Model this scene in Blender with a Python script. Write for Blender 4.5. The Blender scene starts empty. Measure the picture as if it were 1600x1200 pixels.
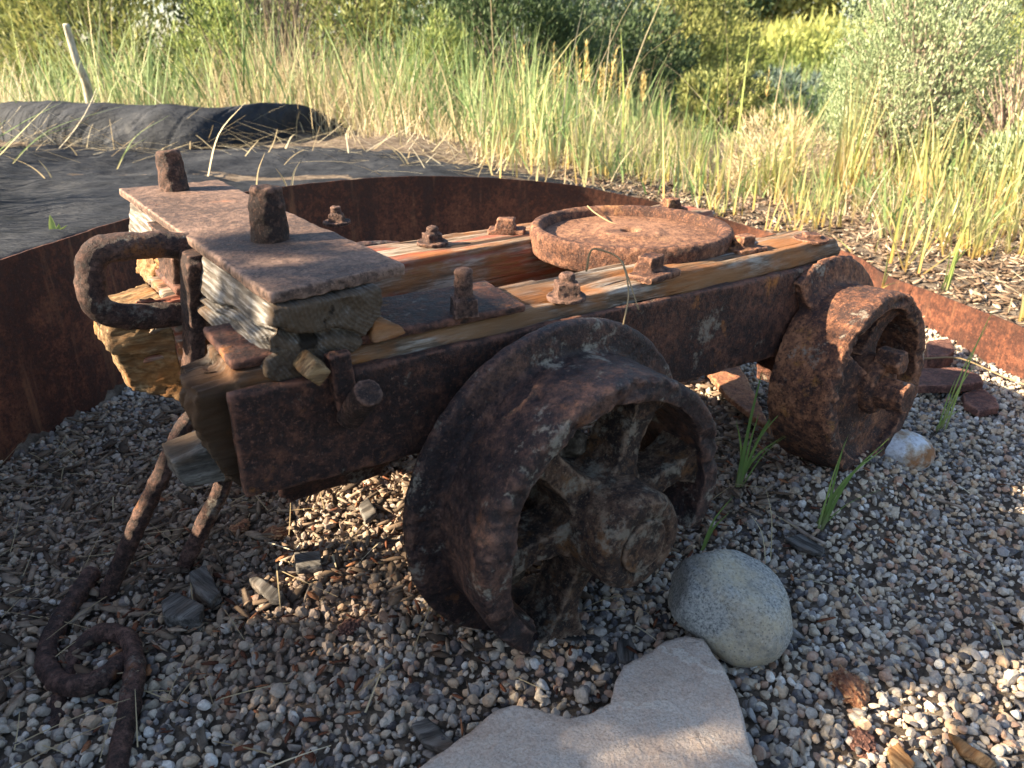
import bpy, bmesh, math, random
import numpy as np
from mathutils import Vector, Matrix, noise as mn
random.seed(7); RNG = np.random.default_rng(11)
S = bpy.context.scene
COL = S.collection
R = math.radians

# ------------------------------------------------------------------ camera, sky, sun, exposure
PITCH = R(24.3); CAM_H = .72; FPX = 1178.0
cam = bpy.data.cameras.new("camera"); cam_o = bpy.data.objects.new("camera", cam); COL.objects.link(cam_o)
cam.sensor_width = 36; cam.lens = 36 * FPX / 1600
cam_o.location = (0, 0, CAM_H); cam_o.rotation_euler = (R(90) - PITCH, 0, 0)
cam.clip_start = .02; cam.clip_end = 500
cam.dof.use_dof = True; cam.dof.focus_distance = 1.08; cam.dof.aperture_fstop = 7.5
S.camera = cam_o
SUN_EL = R(28.5); SUN_Y = -.19
sdir = Vector((-math.cos(SUN_EL), SUN_Y, math.sin(SUN_EL))).normalized()
w_ = bpy.data.worlds.new("World"); S.world = w_; w_.use_nodes = True
nt = w_.node_tree; nt.nodes.clear()
sky = nt.nodes.new("ShaderNodeTexSky"); sky.sky_type = 'NISHITA'; sky.sun_disc = False
sky.sun_elevation = SUN_EL; sky.sun_rotation = math.atan2(sdir.x, sdir.y)
bg = nt.nodes.new("ShaderNodeBackground"); bg.inputs[1].default_value = .062
wo = nt.nodes.new("ShaderNodeOutputWorld"); nt.links.new(sky.outputs[0], bg.inputs[0]); nt.links.new(bg.outputs[0], wo.inputs[0])
sl = bpy.data.lights.new("sun", 'SUN'); sl.energy = 4.9; sl.angle = R(.5); sl.color = (1, .84, .62)
so = bpy.data.objects.new("sun", sl); COL.objects.link(so); so.rotation_euler = sdir.to_track_quat('Z', 'Y').to_euler(); so.location = (-5, 0, 6)
S.view_settings.view_transform = 'Standard'; S.view_settings.look = 'None'; S.view_settings.gamma = 1; S.view_settings.exposure = 2.42
S.cycles.max_bounces = 6; S.cycles.diffuse_bounces = 3; S.cycles.transparent_max_bounces = 8

# ------------------------------------------------------------------ survey helpers (where a sight line meets a plane)
def ray(x, y):
    dx = (x - 800) / FPX; dy = (y - 600) / FPX
    return np.array([dx, math.cos(PITCH) - math.sin(PITCH) * dy, -(math.cos(PITCH) * dy + math.sin(PITCH))])
CAMP = np.array([0, 0, CAM_H])
def onz(x, y, z=0.):
    d = ray(x, y); return CAMP + d * ((z - CAM_H) / d[2])
def onY(x, y, Y):
    d = ray(x, y); return CAMP + d * (Y / d[1])
AZ = R(54.3)
CU = np.array([math.sin(AZ), math.cos(AZ), 0]); CW = np.array([-math.cos(AZ), math.sin(AZ), 0])
CO = onz(800, 1015)
def loc(P):
    q = np.array(P) - CO; return np.array([q @ CU, q @ CW, P[2]])
def glob(l): return np.array([CO[0], CO[1], 0]) + l[0] * CU + l[1] * CW + np.array([0, 0, l[2]])
def lz(x, y, z): return loc(onz(x, y, z))
def lw(x, y, ww):
    d = ray(x, y); return loc(CAMP + d * ((ww - (CAMP - CO) @ CW) / (d @ CW)))

# ------------------------------------------------------------------ numpy noise
def _h(ix, iy, iz, s):
    n = (ix * 374761393 + iy * 668265263 + iz * 2147483647 + s * 144665) & 0xffffffff
    n = ((n ^ (n >> 13)) * 1274126177) & 0xffffffff
    n = (n ^ (n >> 16)) & 0xffffffff
    return n / 4294967295.0
def vnoise(P, f=1., s=0):
    P = np.asarray(P, float) * f; i = np.floor(P).astype(np.int64); t = P - i; t = t * t * (3 - 2 * t)
    x, y, z = i[:, 0], i[:, 1], i[:, 2]; r = 0
    for a in (0, 1):
        for b in (0, 1):
            for c in (0, 1):
                r = r + _h(x + a, y + b, z + c, s) * (t[:, 0] if a else 1 - t[:, 0]) * (t[:, 1] if b else 1 - t[:, 1]) * (t[:, 2] if c else 1 - t[:, 2])
    return r * 2 - 1
def fbm(P, f=1., o=4, s=0):
    r = 0; a = 1; tot = 0
    for k in range(o): r = r + a * vnoise(P, f * 2 ** k, s + k); tot += a; a *= .55
    return r / tot

# ------------------------------------------------------------------ object helpers
def tag(o, label=None, cat=None, group=None, kind=None):
    if label: o['label'] = label
    if cat: o['category'] = cat
    if group: o['group'] = group
    if kind: o['kind'] = kind
    return o
def link(name, me, mat, parent=None):
    o = bpy.data.objects.new(name, me); COL.objects.link(o)
    if mat and not me.materials: me.materials.append(mat)
    if parent: o.parent = parent
    return o
def empty(name, l=(0, 0, 0), rz=0):
    o = bpy.data.objects.new(name, None); COL.objects.link(o); o.location = l; o.rotation_euler = (0, 0, rz); o.empty_display_size = .05; return o
def np_mesh(name, V, F, mat, parent=None, attrs=None, smooth=True):
    V = np.ascontiguousarray(V, np.float32); F = np.ascontiguousarray(F, np.int32)
    me = bpy.data.meshes.new(name); me.vertices.add(len(V)); me.vertices.foreach_set('co', V.ravel())
    n = F.shape[1]; me.loops.add(F.size); me.loops.foreach_set('vertex_index', F.ravel())
    me.polygons.add(len(F)); me.polygons.foreach_set('loop_start', np.arange(0, F.size, n, dtype=np.int32))
    me.polygons.foreach_set('use_smooth', np.full(len(F), smooth))
    for k, a in (attrs or {}).items():
        at = me.attributes.new(k, 'FLOAT', 'POINT'); at.data.foreach_set('value', np.ascontiguousarray(a, np.float32))
    me.update(calc_edges=True)
    return link(name, me, mat, parent)
def co(me):
    a = np.empty(len(me.vertices) * 3, np.float32); me.vertices.foreach_get('co', a); return a.reshape(-1, 3)
def nrm(me):
    a = np.empty(len(me.vertices) * 3, np.float32); me.vertices.foreach_get('normal', a); return a.reshape(-1, 3)
def bm_mesh(bm, name):
    me = bpy.data.meshes.new(name); bmesh.ops.recalc_face_normals(bm, faces=bm.faces[:]); bm.to_mesh(me); bm.free(); return me
def hexa(bm, P):            # 8 corners: bottom ring then top ring
    v = [bm.verts.new(tuple(p)) for p in P]
    for f in ((3, 2, 1, 0), (4, 5, 6, 7), (0, 1, 5, 4), (1, 2, 6, 5), (2, 3, 7, 6), (3, 0, 4, 7)): bm.faces.new([v[i] for i in f])
def box(bm, a, b): 
    x0, y0, z0 = a; x1, y1, z1 = b
    hexa(bm, [(x0, y0, z0), (x1, y0, z0), (x1, y1, z0), (x0, y1, z0), (x0, y0, z1), (x1, y0, z1), (x1, y1, z1), (x0, y1, z1)])
def prism(bm, poly, axis, a, b):   # poly of 2-D points extruded along axis from a to b
    def pt(p, h):
        q = [p[0], p[1]]; q.insert(axis, h); return tuple(q)
    A = [bm.verts.new(pt(p, a)) for p in poly]; B = [bm.verts.new(pt(p, b)) for p in poly]
    bm.faces.new(A); bm.faces.new(B[::-1]); n = len(poly)
    for i in range(n): bm.faces.new((A[i], A[(i + 1) % n], B[(i + 1) % n], B[i]))
def frame_to(d):
    d = Vector(d).normalized(); a = Vector((0, 0, 1)) if abs(d.z) < .9 else Vector((1, 0, 0))
    e = d.cross(a).normalized(); return e, d.cross(e).normalized(), d
def tube(bm, pts, rad, n=12, flat=1.0):
    pts = [Vector(p) for p in pts]; rads = rad if hasattr(rad, '__len__') else [rad] * len(pts); rings = []; e0 = None
    for i, p in enumerate(pts):
        d = (pts[min(i + 1, len(pts) - 1)] - pts[max(i - 1, 0)]).normalized()
        if e0 is None: e, f, _ = frame_to(d)
        else: e = (e0 - d * e0.dot(d)).normalized(); f = d.cross(e).normalized()
        e0 = e
        rings.append([bm.verts.new(p + (e * math.cos(t) + f * math.sin(t) * flat) * rads[i]) for t in [2 * math.pi * k / n for k in range(n)]])
    for a, b in zip(rings, rings[1:]):
        for k in range(n): bm.faces.new((a[k], a[(k + 1) % n], b[(k + 1) % n], b[k]))
    bm.faces.new(rings[0][::-1]); bm.faces.new(rings[-1])
def spline(pts, k=6):       # catmull-rom through the points
    P = [np.array(p, float) for p in pts]; P = [2 * P[0] - P[1]] + P + [2 * P[-1] - P[-2]]; out = []
    for i in range(1, len(P) - 2):
        for j in range(k):
            t = j / k; a, b, c, d = P[i - 1:i + 3]
            out.append(.5 * (2 * b + (c - a) * t + (2 * a - 5 * b + 4 * c - d) * t * t + (3 * b - a - 3 * c + d) * t ** 3))
    out.append(P[-2]); return out
def cyl(bm, c, d, r, h, n=24, r2=None):
    e, f, d = frame_to(d); c = Vector(c); r2 = r if r2 is None else r2
    A = [bm.verts.new(c + (e * math.cos(t) + f * math.sin(t)) * r) for t in [2 * math.pi * k / n for k in range(n)]]
    B = [bm.verts.new(c + d * h + (e * math.cos(t) + f * math.sin(t)) * r2) for t in [2 * math.pi * k / n for k in range(n)]]
    bm.faces.new(A[::-1]); bm.faces.new(B)
    for k in range(n): bm.faces.new((A[k], A[(k + 1) % n], B[(k + 1) % n], B[k]))
def lathe(bm, prof, M, n=96, a0=0, a1=None):   # closed profile of (r, h) about local z, placed by M; an arc if a1 is given
    full = a1 is None; m = n if full else n + 1; rings = []
    for k in range(m):
        t = a0 + ((2 * math.pi if full else a1 - a0) * k / n)
        rings.append([bm.verts.new(M @ Vector((r * math.cos(t), r * math.sin(t), h))) for r, h in prof])
    q = len(prof)
    for k in range(n):
        a, b = rings[k], rings[(k + 1) % m]
        for i in range(q): bm.faces.new((a[i], a[(i + 1) % q], b[(i + 1) % q], b[i]))
    if not full: bm.faces.new(rings[0]); bm.faces.new(rings[-1][::-1])
_dg = None
def solid(name, bm, mat, parent=None, vox=.004, amp=.0015, freq=60, amp2=.0, freq2=12, seed=0, smooth=True, cut=None, sm=2, stretch=(1, 1, 1)):
    """union of the closed shapes in bm as one remeshed surface, worn with noise along its normals"""
    me = bm_mesh(bm, name + '_src'); o = bpy.data.objects.new('tmp', me); COL.objects.link(o)
    m = o.modifiers.new('r', 'REMESH'); m.mode = 'VOXEL'; m.voxel_size = vox
    if sm: s = o.modifiers.new('s', 'SMOOTH'); s.factor = .5; s.iterations = sm
    dg = bpy.context.evaluated_depsgraph_get(); dg.update()
    out = bpy.data.meshes.new_from_object(o.evaluated_get(dg)); out.name = name
    bpy.data.objects.remove(o); bpy.data.meshes.remove(me)
    V = co(out); N = nrm(out); st = np.array(stretch)
    d = amp * fbm(V * st, freq, 3, seed)
    if amp2: d = d + amp2 * fbm(V * st, freq2, 3, seed + 9)
    V = V + N * d[:, None]
    if cut: V = cut(V, N)
    out.vertices.foreach_set('co', np.ascontiguousarray(V, np.float32).ravel())
    out.polygons.foreach_set('use_smooth', [smooth] * len(out.polygons)); out.update()
    return link(name, out, mat, parent)

# ------------------------------------------------------------------ materials
class NT:
    def __init__(s, name):
        s.m = bpy.data.materials.new(name); s.m.use_nodes = True; s.t = s.m.node_tree; s.t.nodes.clear()
        s.out = s.n('ShaderNodeOutputMaterial'); s.b = s.n('ShaderNodeBsdfPrincipled'); s.l(s.b.outputs[0], s.out.inputs[0])
        s.tc = s.n('ShaderNodeTexCoord').outputs['Object']
    def n(s, t, **k):
        x = s.t.nodes.new(t)
        for a, v in k.items(): setattr(x, a, v)
        return x
    def l(s, a, b): s.t.links.new(a, b)
    def map(s, sc=(1, 1, 1), rot=(0, 0, 0), loc=(0, 0, 0), src=None):
        m = s.n('ShaderNodeMapping'); m.inputs['Scale'].default_value = sc; m.inputs['Rotation'].default_value = rot; m.inputs['Location'].default_value = loc
        s.l(src or s.tc, m.inputs[0]); return m.outputs[0]
    def noise(s, sc, det=6, rough=.6, v=None, dist=0):
        x = s.n('ShaderNodeTexNoise'); x.inputs['Scale'].default_value = sc; x.inputs['Detail'].default_value = det; x.inputs['Roughness'].default_value = rough; x.inputs['Distortion'].default_value = dist
        s.l(v or s.tc, x.inputs['Vector']); return x.outputs['Fac']
    def vor(s, sc, v=None, feat='F1', out='Distance'):
        x = s.n('ShaderNodeTexVoronoi', feature=feat); x.inputs['Scale'].default_value = sc; s.l(v or s.tc, x.inputs['Vector']); return x.outputs[out]
    def ramp(s, f, stops, interp='LINEAR'):
        x = s.n('ShaderNodeValToRGB'); e = x.color_ramp.elements; x.color_ramp.interpolation = interp
        while len(e) < len(stops): e.new(.5)
        for k, (p, c) in enumerate(stops):
            e[k].position = p; e[k].color = (c, c, c, 1) if not hasattr(c, '__len__') else (*c, 1)
        s.l(f, x.inputs[0]); return x.outputs[0]
    def mix(s, f, a, b, mode='MIX'):
        x = s.n('ShaderNodeMix', data_type='RGBA', blend_type=mode)
        for v, i in ((f, 0), (a, 6), (b, 7)):
            if hasattr(v, 'links') or hasattr(v, 'is_linked'): s.l(v, x.inputs[i])
            elif hasattr(v, '__len__'): x.inputs[i].default_value = (*v, 1)
            else: x.inputs[i].default_value = v
        return x.outputs[2]
    def math(s, op, a, b=0.):
        x = s.n('ShaderNodeMath', operation=op)
        for v, i in ((a, 0), (b, 1)):
            if hasattr(v, 'is_linked'): s.l(v, x.inputs[i])
            else: x.inputs[i].default_value = v
        return x.outputs[0]
    def attr(s, name):
        return s.n('ShaderNodeAttribute', attribute_name=name).outputs['Fac']
    def bump(s, h, dist=.002, st=1., nxt=None):
        x = s.n('ShaderNodeBump'); x.inputs['Strength'].default_value = st; x.inputs['Distance'].default_value = dist; s.l(h, x.inputs['Height'])
        if nxt: s.l(nxt, x.inputs['Normal'])
        return x.outputs[0]
    def fin(s, col, rough=.8, nor=None, spec=.3, metal=0):
        if hasattr(col, 'is_linked'): s.l(col, s.b.inputs['Base Color'])
        else: s.b.inputs['Base Color'].default_value = (*col, 1)
        if hasattr(rough, 'is_linked'): s.l(rough, s.b.inputs['Roughness'])
        else: s.b.inputs['Roughness'].default_value = rough
        s.b.inputs['Specular IOR Level'].default_value = spec; s.b.inputs['Metallic'].default_value = metal
        if nor: s.l(nor, s.b.inputs['Normal'])
        return s.m

def rust(name, dark, mid, light, lichen=0., fine=180, rough=.8, bump=1., edge=.8, lich_col=(.34, .30, .24), spot=(.42, .15, .03), spots=.62, sc=7):
    t = NT(name)
    n1 = t.noise(sc, 9, .62); n2 = t.noise(fine * .35, 6, .7); n3 = t.noise(fine, 5, .7)
    c = t.ramp(t.math('ADD', t.math('MULTIPLY', n1, .5), t.math('MULTIPLY', n2, .5)), [(.38, tuple(v * .7 for v in dark)), (.46, dark), (.52, mid), (.61, light)])
    c = t.mix(t.ramp(t.noise(fine * 1.3, 4, .75, t.map(loc=(8, 1, 6))), [(.57, 0), (.66, .55)]), c, tuple(min(.6, v * 1.35 + .015) for v in light))
    c = t.mix(t.ramp(t.noise(sc * 1.7, 8, .65, t.map(loc=(3, 7, 1))), [(spots, 0), (spots + .1, .8)]), c, spot)
    c = t.mix(t.ramp(n3, [(.36, .8), (.5, 0)]), c, tuple(v * .3 for v in dark))
    if lichen:
        L = t.math('ADD', t.math('MULTIPLY', t.noise(sc * 1.6, 4, .6, t.map(loc=(11, 2, 5))), .55), t.math('MULTIPLY', t.noise(95, 8, .75), .45))
        c = t.mix(t.ramp(L, [(.60 - lichen, 0), (.66 - lichen, .85)]), c, t.mix(t.noise(240, 3), lich_col, tuple(v * .6 for v in lich_col)))
    if edge:      # scale rubbed off the edges; hollows are darker
        g = t.n('ShaderNodeNewGeometry'); pt = t.math('ADD', g.outputs['Pointiness'], t.math('MULTIPLY', t.math('SUBTRACT', n2, .5), .12))
        c = t.mix(t.ramp(pt, [(.52, 0), (.58, edge)]), c, tuple(min(.6, v * 1.45 + .02) for v in light))
        c = t.mix(t.ramp(pt, [(.40, .6), (.47, 0)]), c, tuple(v * .4 for v in dark))
    nb = t.bump(t.noise(fine * 2.2, 4, .7), .0026, .8 * bump, t.bump(n2, .008, .9 * bump))
    return t.fin(c, t.ramp(n2, [(.3, rough - .15), (.7, min(1, rough + .1))]), nb, .35)

def wood(name, axis, base, pale, rot, rot_amt=.5, crack=.8, rings=None, rough=.85, streak=None, ends=None):
    """solid timber whose grain runs along one axis; weathered pale skin, rotten warm patches, dark checks"""
    t = NT(name)
    sc = [75, 75, 75]; sc[axis] = 9
    g = t.noise(1, 8, .65, t.map(tuple(sc))); sc2 = [260, 260, 260]; sc2[axis] = 26
    g2 = t.noise(1, 5, .6, t.map(tuple(sc2)))
    if rings:
        m = [1, 1, 1]; m[axis] = .04
        v = t.map(tuple(m), loc=tuple(-r for r in rings))
        ln = t.n('ShaderNodeVectorMath', operation='LENGTH'); t.l(v, ln.inputs[0])
        rr = t.math('ADD', t.math('MULTIPLY', ln.outputs['Value'], 1500), t.math('MULTIPLY', t.noise(9, 4, .5), 9))
        rg = t.math('ADD', t.math('MULTIPLY', t.math('SINE', rr), .14), .5)
        g = t.math('ADD', t.math('MULTIPLY', g, .6), t.math('MULTIPLY', rg, .4))
    c = t.ramp(g, [(.3, tuple(v * .45 for v in base)), (.48, base), (.68, pale)])
    c = t.mix(t.ramp(g2, [(.40, .6), (.50, 0)]), c, tuple(v * .28 for v in base))
    c = t.mix(t.ramp(g2, [(.58, 0), (.66, .35)]), c, tuple(min(.7, v * 1.3) for v in pale))
    big = [9, 9, 9]; big[axis] = 5
    c = t.mix(t.ramp(t.noise(1, 7, .62, t.map(tuple(big), loc=(2, 5, 9))), [(.60 - .2 * rot_amt, 0), (.72 - .2 * rot_amt, .9)]), c, t.mix(g2, tuple(v * .5 for v in rot), tuple(min(1, v * 1.25) for v in rot)))
    cs = [26, 26, 26]; cs[axis] = 1.6
    cr = t.noise(1, 4, .5, t.map(tuple(cs), loc=(1, 1, 4))); k = t.ramp(cr, [(.335, crack), (.375, 0)])
    if streak: c = t.mix(t.ramp(t.noise(1, 5, .6, t.map(tuple(v * .5 for v in sc), loc=(9, 9, 0))), [(.52, 0), (.6, .7)]), c, streak)
    if ends:      # dark, wet-rotted end grain: (coordinate where it starts, where it is full, colour)
        se = t.n('ShaderNodeSeparateXYZ'); t.l(t.tc, se.inputs[0])
        x = t.math('ADD', se.outputs[axis], t.math('MULTIPLY', t.math('SUBTRACT', t.noise(22, 5, .6), .5), .07))
        f = t.math('DIVIDE', t.math('SUBTRACT', x, ends[0]), ends[1] - ends[0])
        c = t.mix(t.ramp(f, [(0, 0), (1, ends[3])]), c, t.mix(g2, tuple(v * .45 for v in ends[2]), tuple(v * 1.5 for v in ends[2])))
    c = t.mix(k, c, (.012, .008, .005))
    nb = t.bump(g2, .0015, .7, t.bump(g, .004, .8, t.bump(t.ramp(cr, [(.33, 0), (.385, 1)]), .006, .8)))
    return t.fin(c, rough, nb, .2)

def attr_ramp(name, stops, rough=.8, hstops=None, bumpsc=None, trans=0, spec=.25, var=None):
    t = NT(name); c = t.ramp(t.attr('rnd'), stops)
    if hstops: c = t.mix(t.ramp(t.attr('h'), [(p, f) for p, f, _ in hstops]), c, hstops[0][2])
    if var: c = t.mix(t.ramp(t.noise(var[0], 5, .7), [(.4, 0), (.65, var[1])]), c, var[2])
    nb = t.bump(t.noise(bumpsc, 4), .001, .5) if bumpsc else None
    m = t.fin(c, rough, nb, spec)
    if trans:
        tr = t.n('ShaderNodeBsdfTranslucent'); t.l(c, tr.inputs[0]); mx = t.n('ShaderNodeMixShader'); mx.inputs[0].default_value = trans
        t.l(t.b.outputs[0], mx.inputs[1]); t.l(tr.outputs[0], mx.inputs[2]); t.l(mx.outputs[0], t.out.inputs[0])
    return m

M = {}
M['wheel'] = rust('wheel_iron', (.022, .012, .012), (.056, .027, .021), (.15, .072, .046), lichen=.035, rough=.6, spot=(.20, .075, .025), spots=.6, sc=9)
M['wheel_lit'] = rust('lit_wheel_iron', (.050, .024, .018), (.135, .055, .030), (.36, .155, .075), lichen=.015, rough=.75, spot=(.46, .20, .045), spots=.60, sc=8)  # brighter orange copy of the wheel iron, sunlight put into the colour
M['spoke'] = rust('spoke_iron', (.030, .016, .011), (.098, .050, .029), (.24, .155, .10), lichen=.07, rough=.85, lich_col=(.30, .25, .19), spot=(.17, .075, .025), spots=.56, sc=12, bump=1.4)
M['plate'] = rust('plate_iron', (.026, .011, .008), (.070, .027, .016), (.165, .065, .037), lichen=.03, rough=.75, lich_col=(.30, .24, .18))
M['cover'] = rust('cover_plate_iron', (.085, .050, .037), (.160, .095, .068), (.26, .162, .116), lichen=.0, fine=240, rough=.75, spot=(.40, .17, .09), bump=.8)
M['ring'] = rust('ring_iron', (.065, .028, .018), (.15, .064, .036), (.28, .135, .075), lichen=.0, fine=220, rough=.8, spot=(.50, .24, .09), spots=.55)
M['pan'] = rust('pan_iron', (.105, .048, .028), (.20, .095, .052), (.30, .155, .088), lichen=0, fine=260, rough=.85, spot=(.40, .22, .11), spots=.6, bump=.5)
M['bolt'] = rust('bolt_iron', (.042, .022, .017), (.105, .054, .038), (.23, .125, .088), lichen=.0, fine=300, rough=.8, bump=1.3)
M['bar'] = rust('bar_iron', (.042, .023, .018), (.095, .048, .035), (.20, .105, .075), lichen=.02, fine=260, rough=.78, bump=1.3)
M['edging'] = rust('edging_steel', (.062, .020, .011), (.130, .043, .021), (.19, .070, .035), lichen=0, fine=160, rough=.8, spot=(.20, .075, .035), spots=.6, bump=.45, sc=4)
_m = M['edging']; _t = _m.node_tree; _b = [n for n in _t.nodes if n.type == 'BSDF_PRINCIPLED'][0]; _l = _b.inputs['Base Color'].links[0].from_socket
_n = NT.__new__(NT); _n.m = _m; _n.t = _t; _n.b = _b; _n.tc = _n.n('ShaderNodeTexCoord').outputs['Object']
_c = _n.mix(_n.ramp(_n.noise(1, 5, .65, _n.map((16, 16, 1.1))), [(.50, 0), (.66, .65)]), _l, (.030, .014, .010))
_c = _n.mix(_n.ramp(_n.noise(1, 5, .65, _n.map((24, 24, 2.5), loc=(5, 3, 0))), [(.56, 0), (.68, .5)]), _c, (.23, .105, .05)); _n.l(_c, _b.inputs['Base Color'])
M['beam'] = wood('beam_timber', 0, (.145, .098, .064), (.35, .315, .27), (.27, .105, .032), .70, .95, streak=(.22, .115, .055), ends=(-.225, -.280, (.030, .017, .009), .92))
M['beam_far'] = wood('far_beam_timber', 0, (.20, .14, .095), (.44, .38, .31), (.30, .12, .04), .55, .85, streak=(.25, .055, .03))
M['block'] = wood('block_timber', 1, (.13, .11, .09), (.37, .36, .34), (.15, .09, .05), .3, .95, rings=(-.10, 0, .50), ends=(.106, .086, (.070, .045, .026), .85))
M['rotten'] = wood('rotten_timber', 0, (.17, .10, .048), (.36, .25, .13), (.30, .125, .036), .6, .9)
M['greywood'] = wood('grey_timber', 0, (.085, .075, .065), (.20, .185, .165), (.12, .075, .045), .35, .9)
M['stake'] = wood('stake_timber', 2, (.45, .40, .30), (.62, .57, .46), (.4, .3, .16), .2, .3)

# ------------------------------------------------------------------ THE CART
cart = empty('mine_cart_chassis', (CO[0], CO[1], 0), R(90) - AZ)
tag(cart, 'rusty spoked mine cart chassis of weathered timber beams and iron plates standing on gravel', 'mine cart')
def zt(u): return .408 - .034 * u       # upper and lower edge of the iron side plate
def zb(u): return .282 - .070 * u
def zw(u): return .4245 - .012 * u      # timber top

def beam_bm(w0, w1, u0, u1, cham):
    bm = bmesh.new(); n = 10
    ring = []
    for i in range(n + 1):
        u = u0 + (u1 - u0) * i / n
        wo = w0 + (max(0, .024 * (u + .1)) if w0 < .2 else 0)
        P = [(u, wo, zb(u) - .006), (u, w1, zb(u) - .006), (u, w1, zw(u)), (u, wo + cham, zw(u)), (u, wo, zw(u) - .016)]
        ring.append([bm.verts.new(p) for p in P])
    for a, b in zip(ring, ring[1:]):
        for k in range(5): bm.faces.new((a[k], a[(k + 1) % 5], b[(k + 1) % 5], b[k]))
    bm.faces.new(ring[0]); bm.faces.new(ring[-1][::-1]); return bm
def rot_end(u_lim, depth, seed, far_lim=None):
    def f(V, N):
        V = V.copy()
        e = np.clip((u_lim - V[:, 0]) / .05, 0, 1)
        q = V * np.array([4, 34, 34]); nn = fbm(q, 1, 4, seed)
        V[:, 0] += e * np.clip(nn + .25, 0, 1) * depth
        q2 = V * np.array([6, 60, 60]); g = fbm(q2, 1, 4, seed + 5)
        V += N * ((g * .003 + .0035 * fbm(V, 55, 4, seed + 6) - .007 * np.exp(-(vnoise(V * np.array([16, 34, 13]), 1, seed + 7) / .07) ** 2)) * e)[:, None]
        if far_lim is not None:
            e = np.clip((V[:, 0] - far_lim) / .05, 0, 1); V[:, 0] -= e * np.clip(nn + .3, 0, 1) * depth
            V[:, 2] -= e * np.clip(nn, 0, 1) * .02
        # checks along the grain on every face
        ck = vnoise(V * np.array([2.2, 30, 30]), 1, seed + 3); V -= N * (np.exp(-(ck / .07) ** 2) * .0055)[:, None]
        return V
    return f
def splinters(bm, u0, w0, w1, z0, z1, n, lmax, seed, s=1):
    rg = np.random.default_rng(seed)
    for k in range(n):
        w_0 = rg.uniform(w0, w1); z_0 = rg.uniform(z0, z1); a = rg.uniform(.004, .013); b = rg.uniform(.003, .008); L = lmax * rg.random() ** 1.6 + .004; d = (rg.normal(0, .006), rg.normal(0, .006))
        q = [(u0 + s * .09, w_0 - a, z_0 - b), (u0 + s * .09, w_0 + a, z_0 - b), (u0 + s * .09, w_0 + a, z_0 + b), (u0 + s * .09, w_0 - a, z_0 + b)]
        e = u0 - s * L; f = rg.uniform(.35, .9); q += [(e, w_0 + d[0] - a * f, z_0 + d[1] - b * f), (e + s * rg.uniform(0, .012), w_0 + d[0] + a * f, z_0 + d[1] - b * f), (e, w_0 + d[0] + a * f, z_0 + d[1] + b * f), (e + s * rg.uniform(0, .012), w_0 + d[0] - a * f, z_0 + d[1] + b * f)]
        hexa(bm, q)
bm = beam_bm(.080, .192, -.268, .775, .010)
prism(bm, [(-.24, .292), (-.276, .298), (-.290, .318), (-.303, .350), (-.313, .392), (-.309, .418), (-.24, .421)], 1, .087, .150)
prism(bm, [(-.24, .292), (-.268, .296), (-.288, .33), (-.300, .372), (-.298, .41), (-.24, .421)], 1, .138, .191)
splinters(bm, -.268, .095, .186, .306, .410, 10, .030, 1); splinters(bm, .775, .108, .186, .24, .405, 50, .03, 2, -1)
near_beam = solid('side_beam', bm, M['beam'], cart, .0032, .0020, 110, .002, 9, 3, sm=1, cut=rot_end(-.262, .006, 3, .76), stretch=(.09, 1, 1))
bm = beam_bm(.378, .500, -.262, .775, .010)
splinters(bm, -.262, .384, .494, .306, .418, 10, .040, 3); splinters(bm, .775, .384, .494, .24, .405, 50, .03, 4, -1)
far_beam = solid('side_beam', bm, M['beam_far'], cart, .0034, .0020, 110, .003, 8, 5, sm=1, cut=rot_end(-.25, .012, 8, .76), stretch=(.09, 1, 1))
tag(near_beam, 'near timber beam faced with an iron plate'); tag(far_beam, 'far timber beam with flaking red paint on its inner face')

# broken timber splinters at the left end
bm = bmesh.new(); hexa(bm, [(-.318, .160, .282), (-.262, .15, .276), (-.262, .205, .276), (-.324, .205, .284), (-.328, .162, .315), (-.262, .15, .330), (-.262, .205, .330), (-.330, .205, .322)])
splinters(bm, -.29, .165, .20, .285, .315, 5, .03, 6)
solid('broken_timber', bm, M['greywood'], near_beam, .0026, .0022, 110, .003, 25, 4, stretch=(.12, 1, 1), sm=1)
bm = bmesh.new()
hexa(bm, [(-.335, .40, .36), (-.26, .385, .35), (-.26, .50, .35), (-.34, .49, .365), (-.33, .41, .405), (-.26, .39, .42), (-.26, .50, .42), (-.335, .48, .41)])
hexa(bm, [(-.318, .42, .30), (-.26, .385, .28), (-.26, .50, .28), (-.322, .48, .30), (-.33, .41, .37), (-.26, .385, .37), (-.26, .50, .37), (-.335, .485, .37)])
splinters(bm, -.27, .40, .49, .30, .41, 8, .055, 5)
solid('broken_timber', bm, M['rotten'], far_beam, .0024, .0022, 210, .004, 40, 6, stretch=(.5, 1, 1), sm=1)

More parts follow.
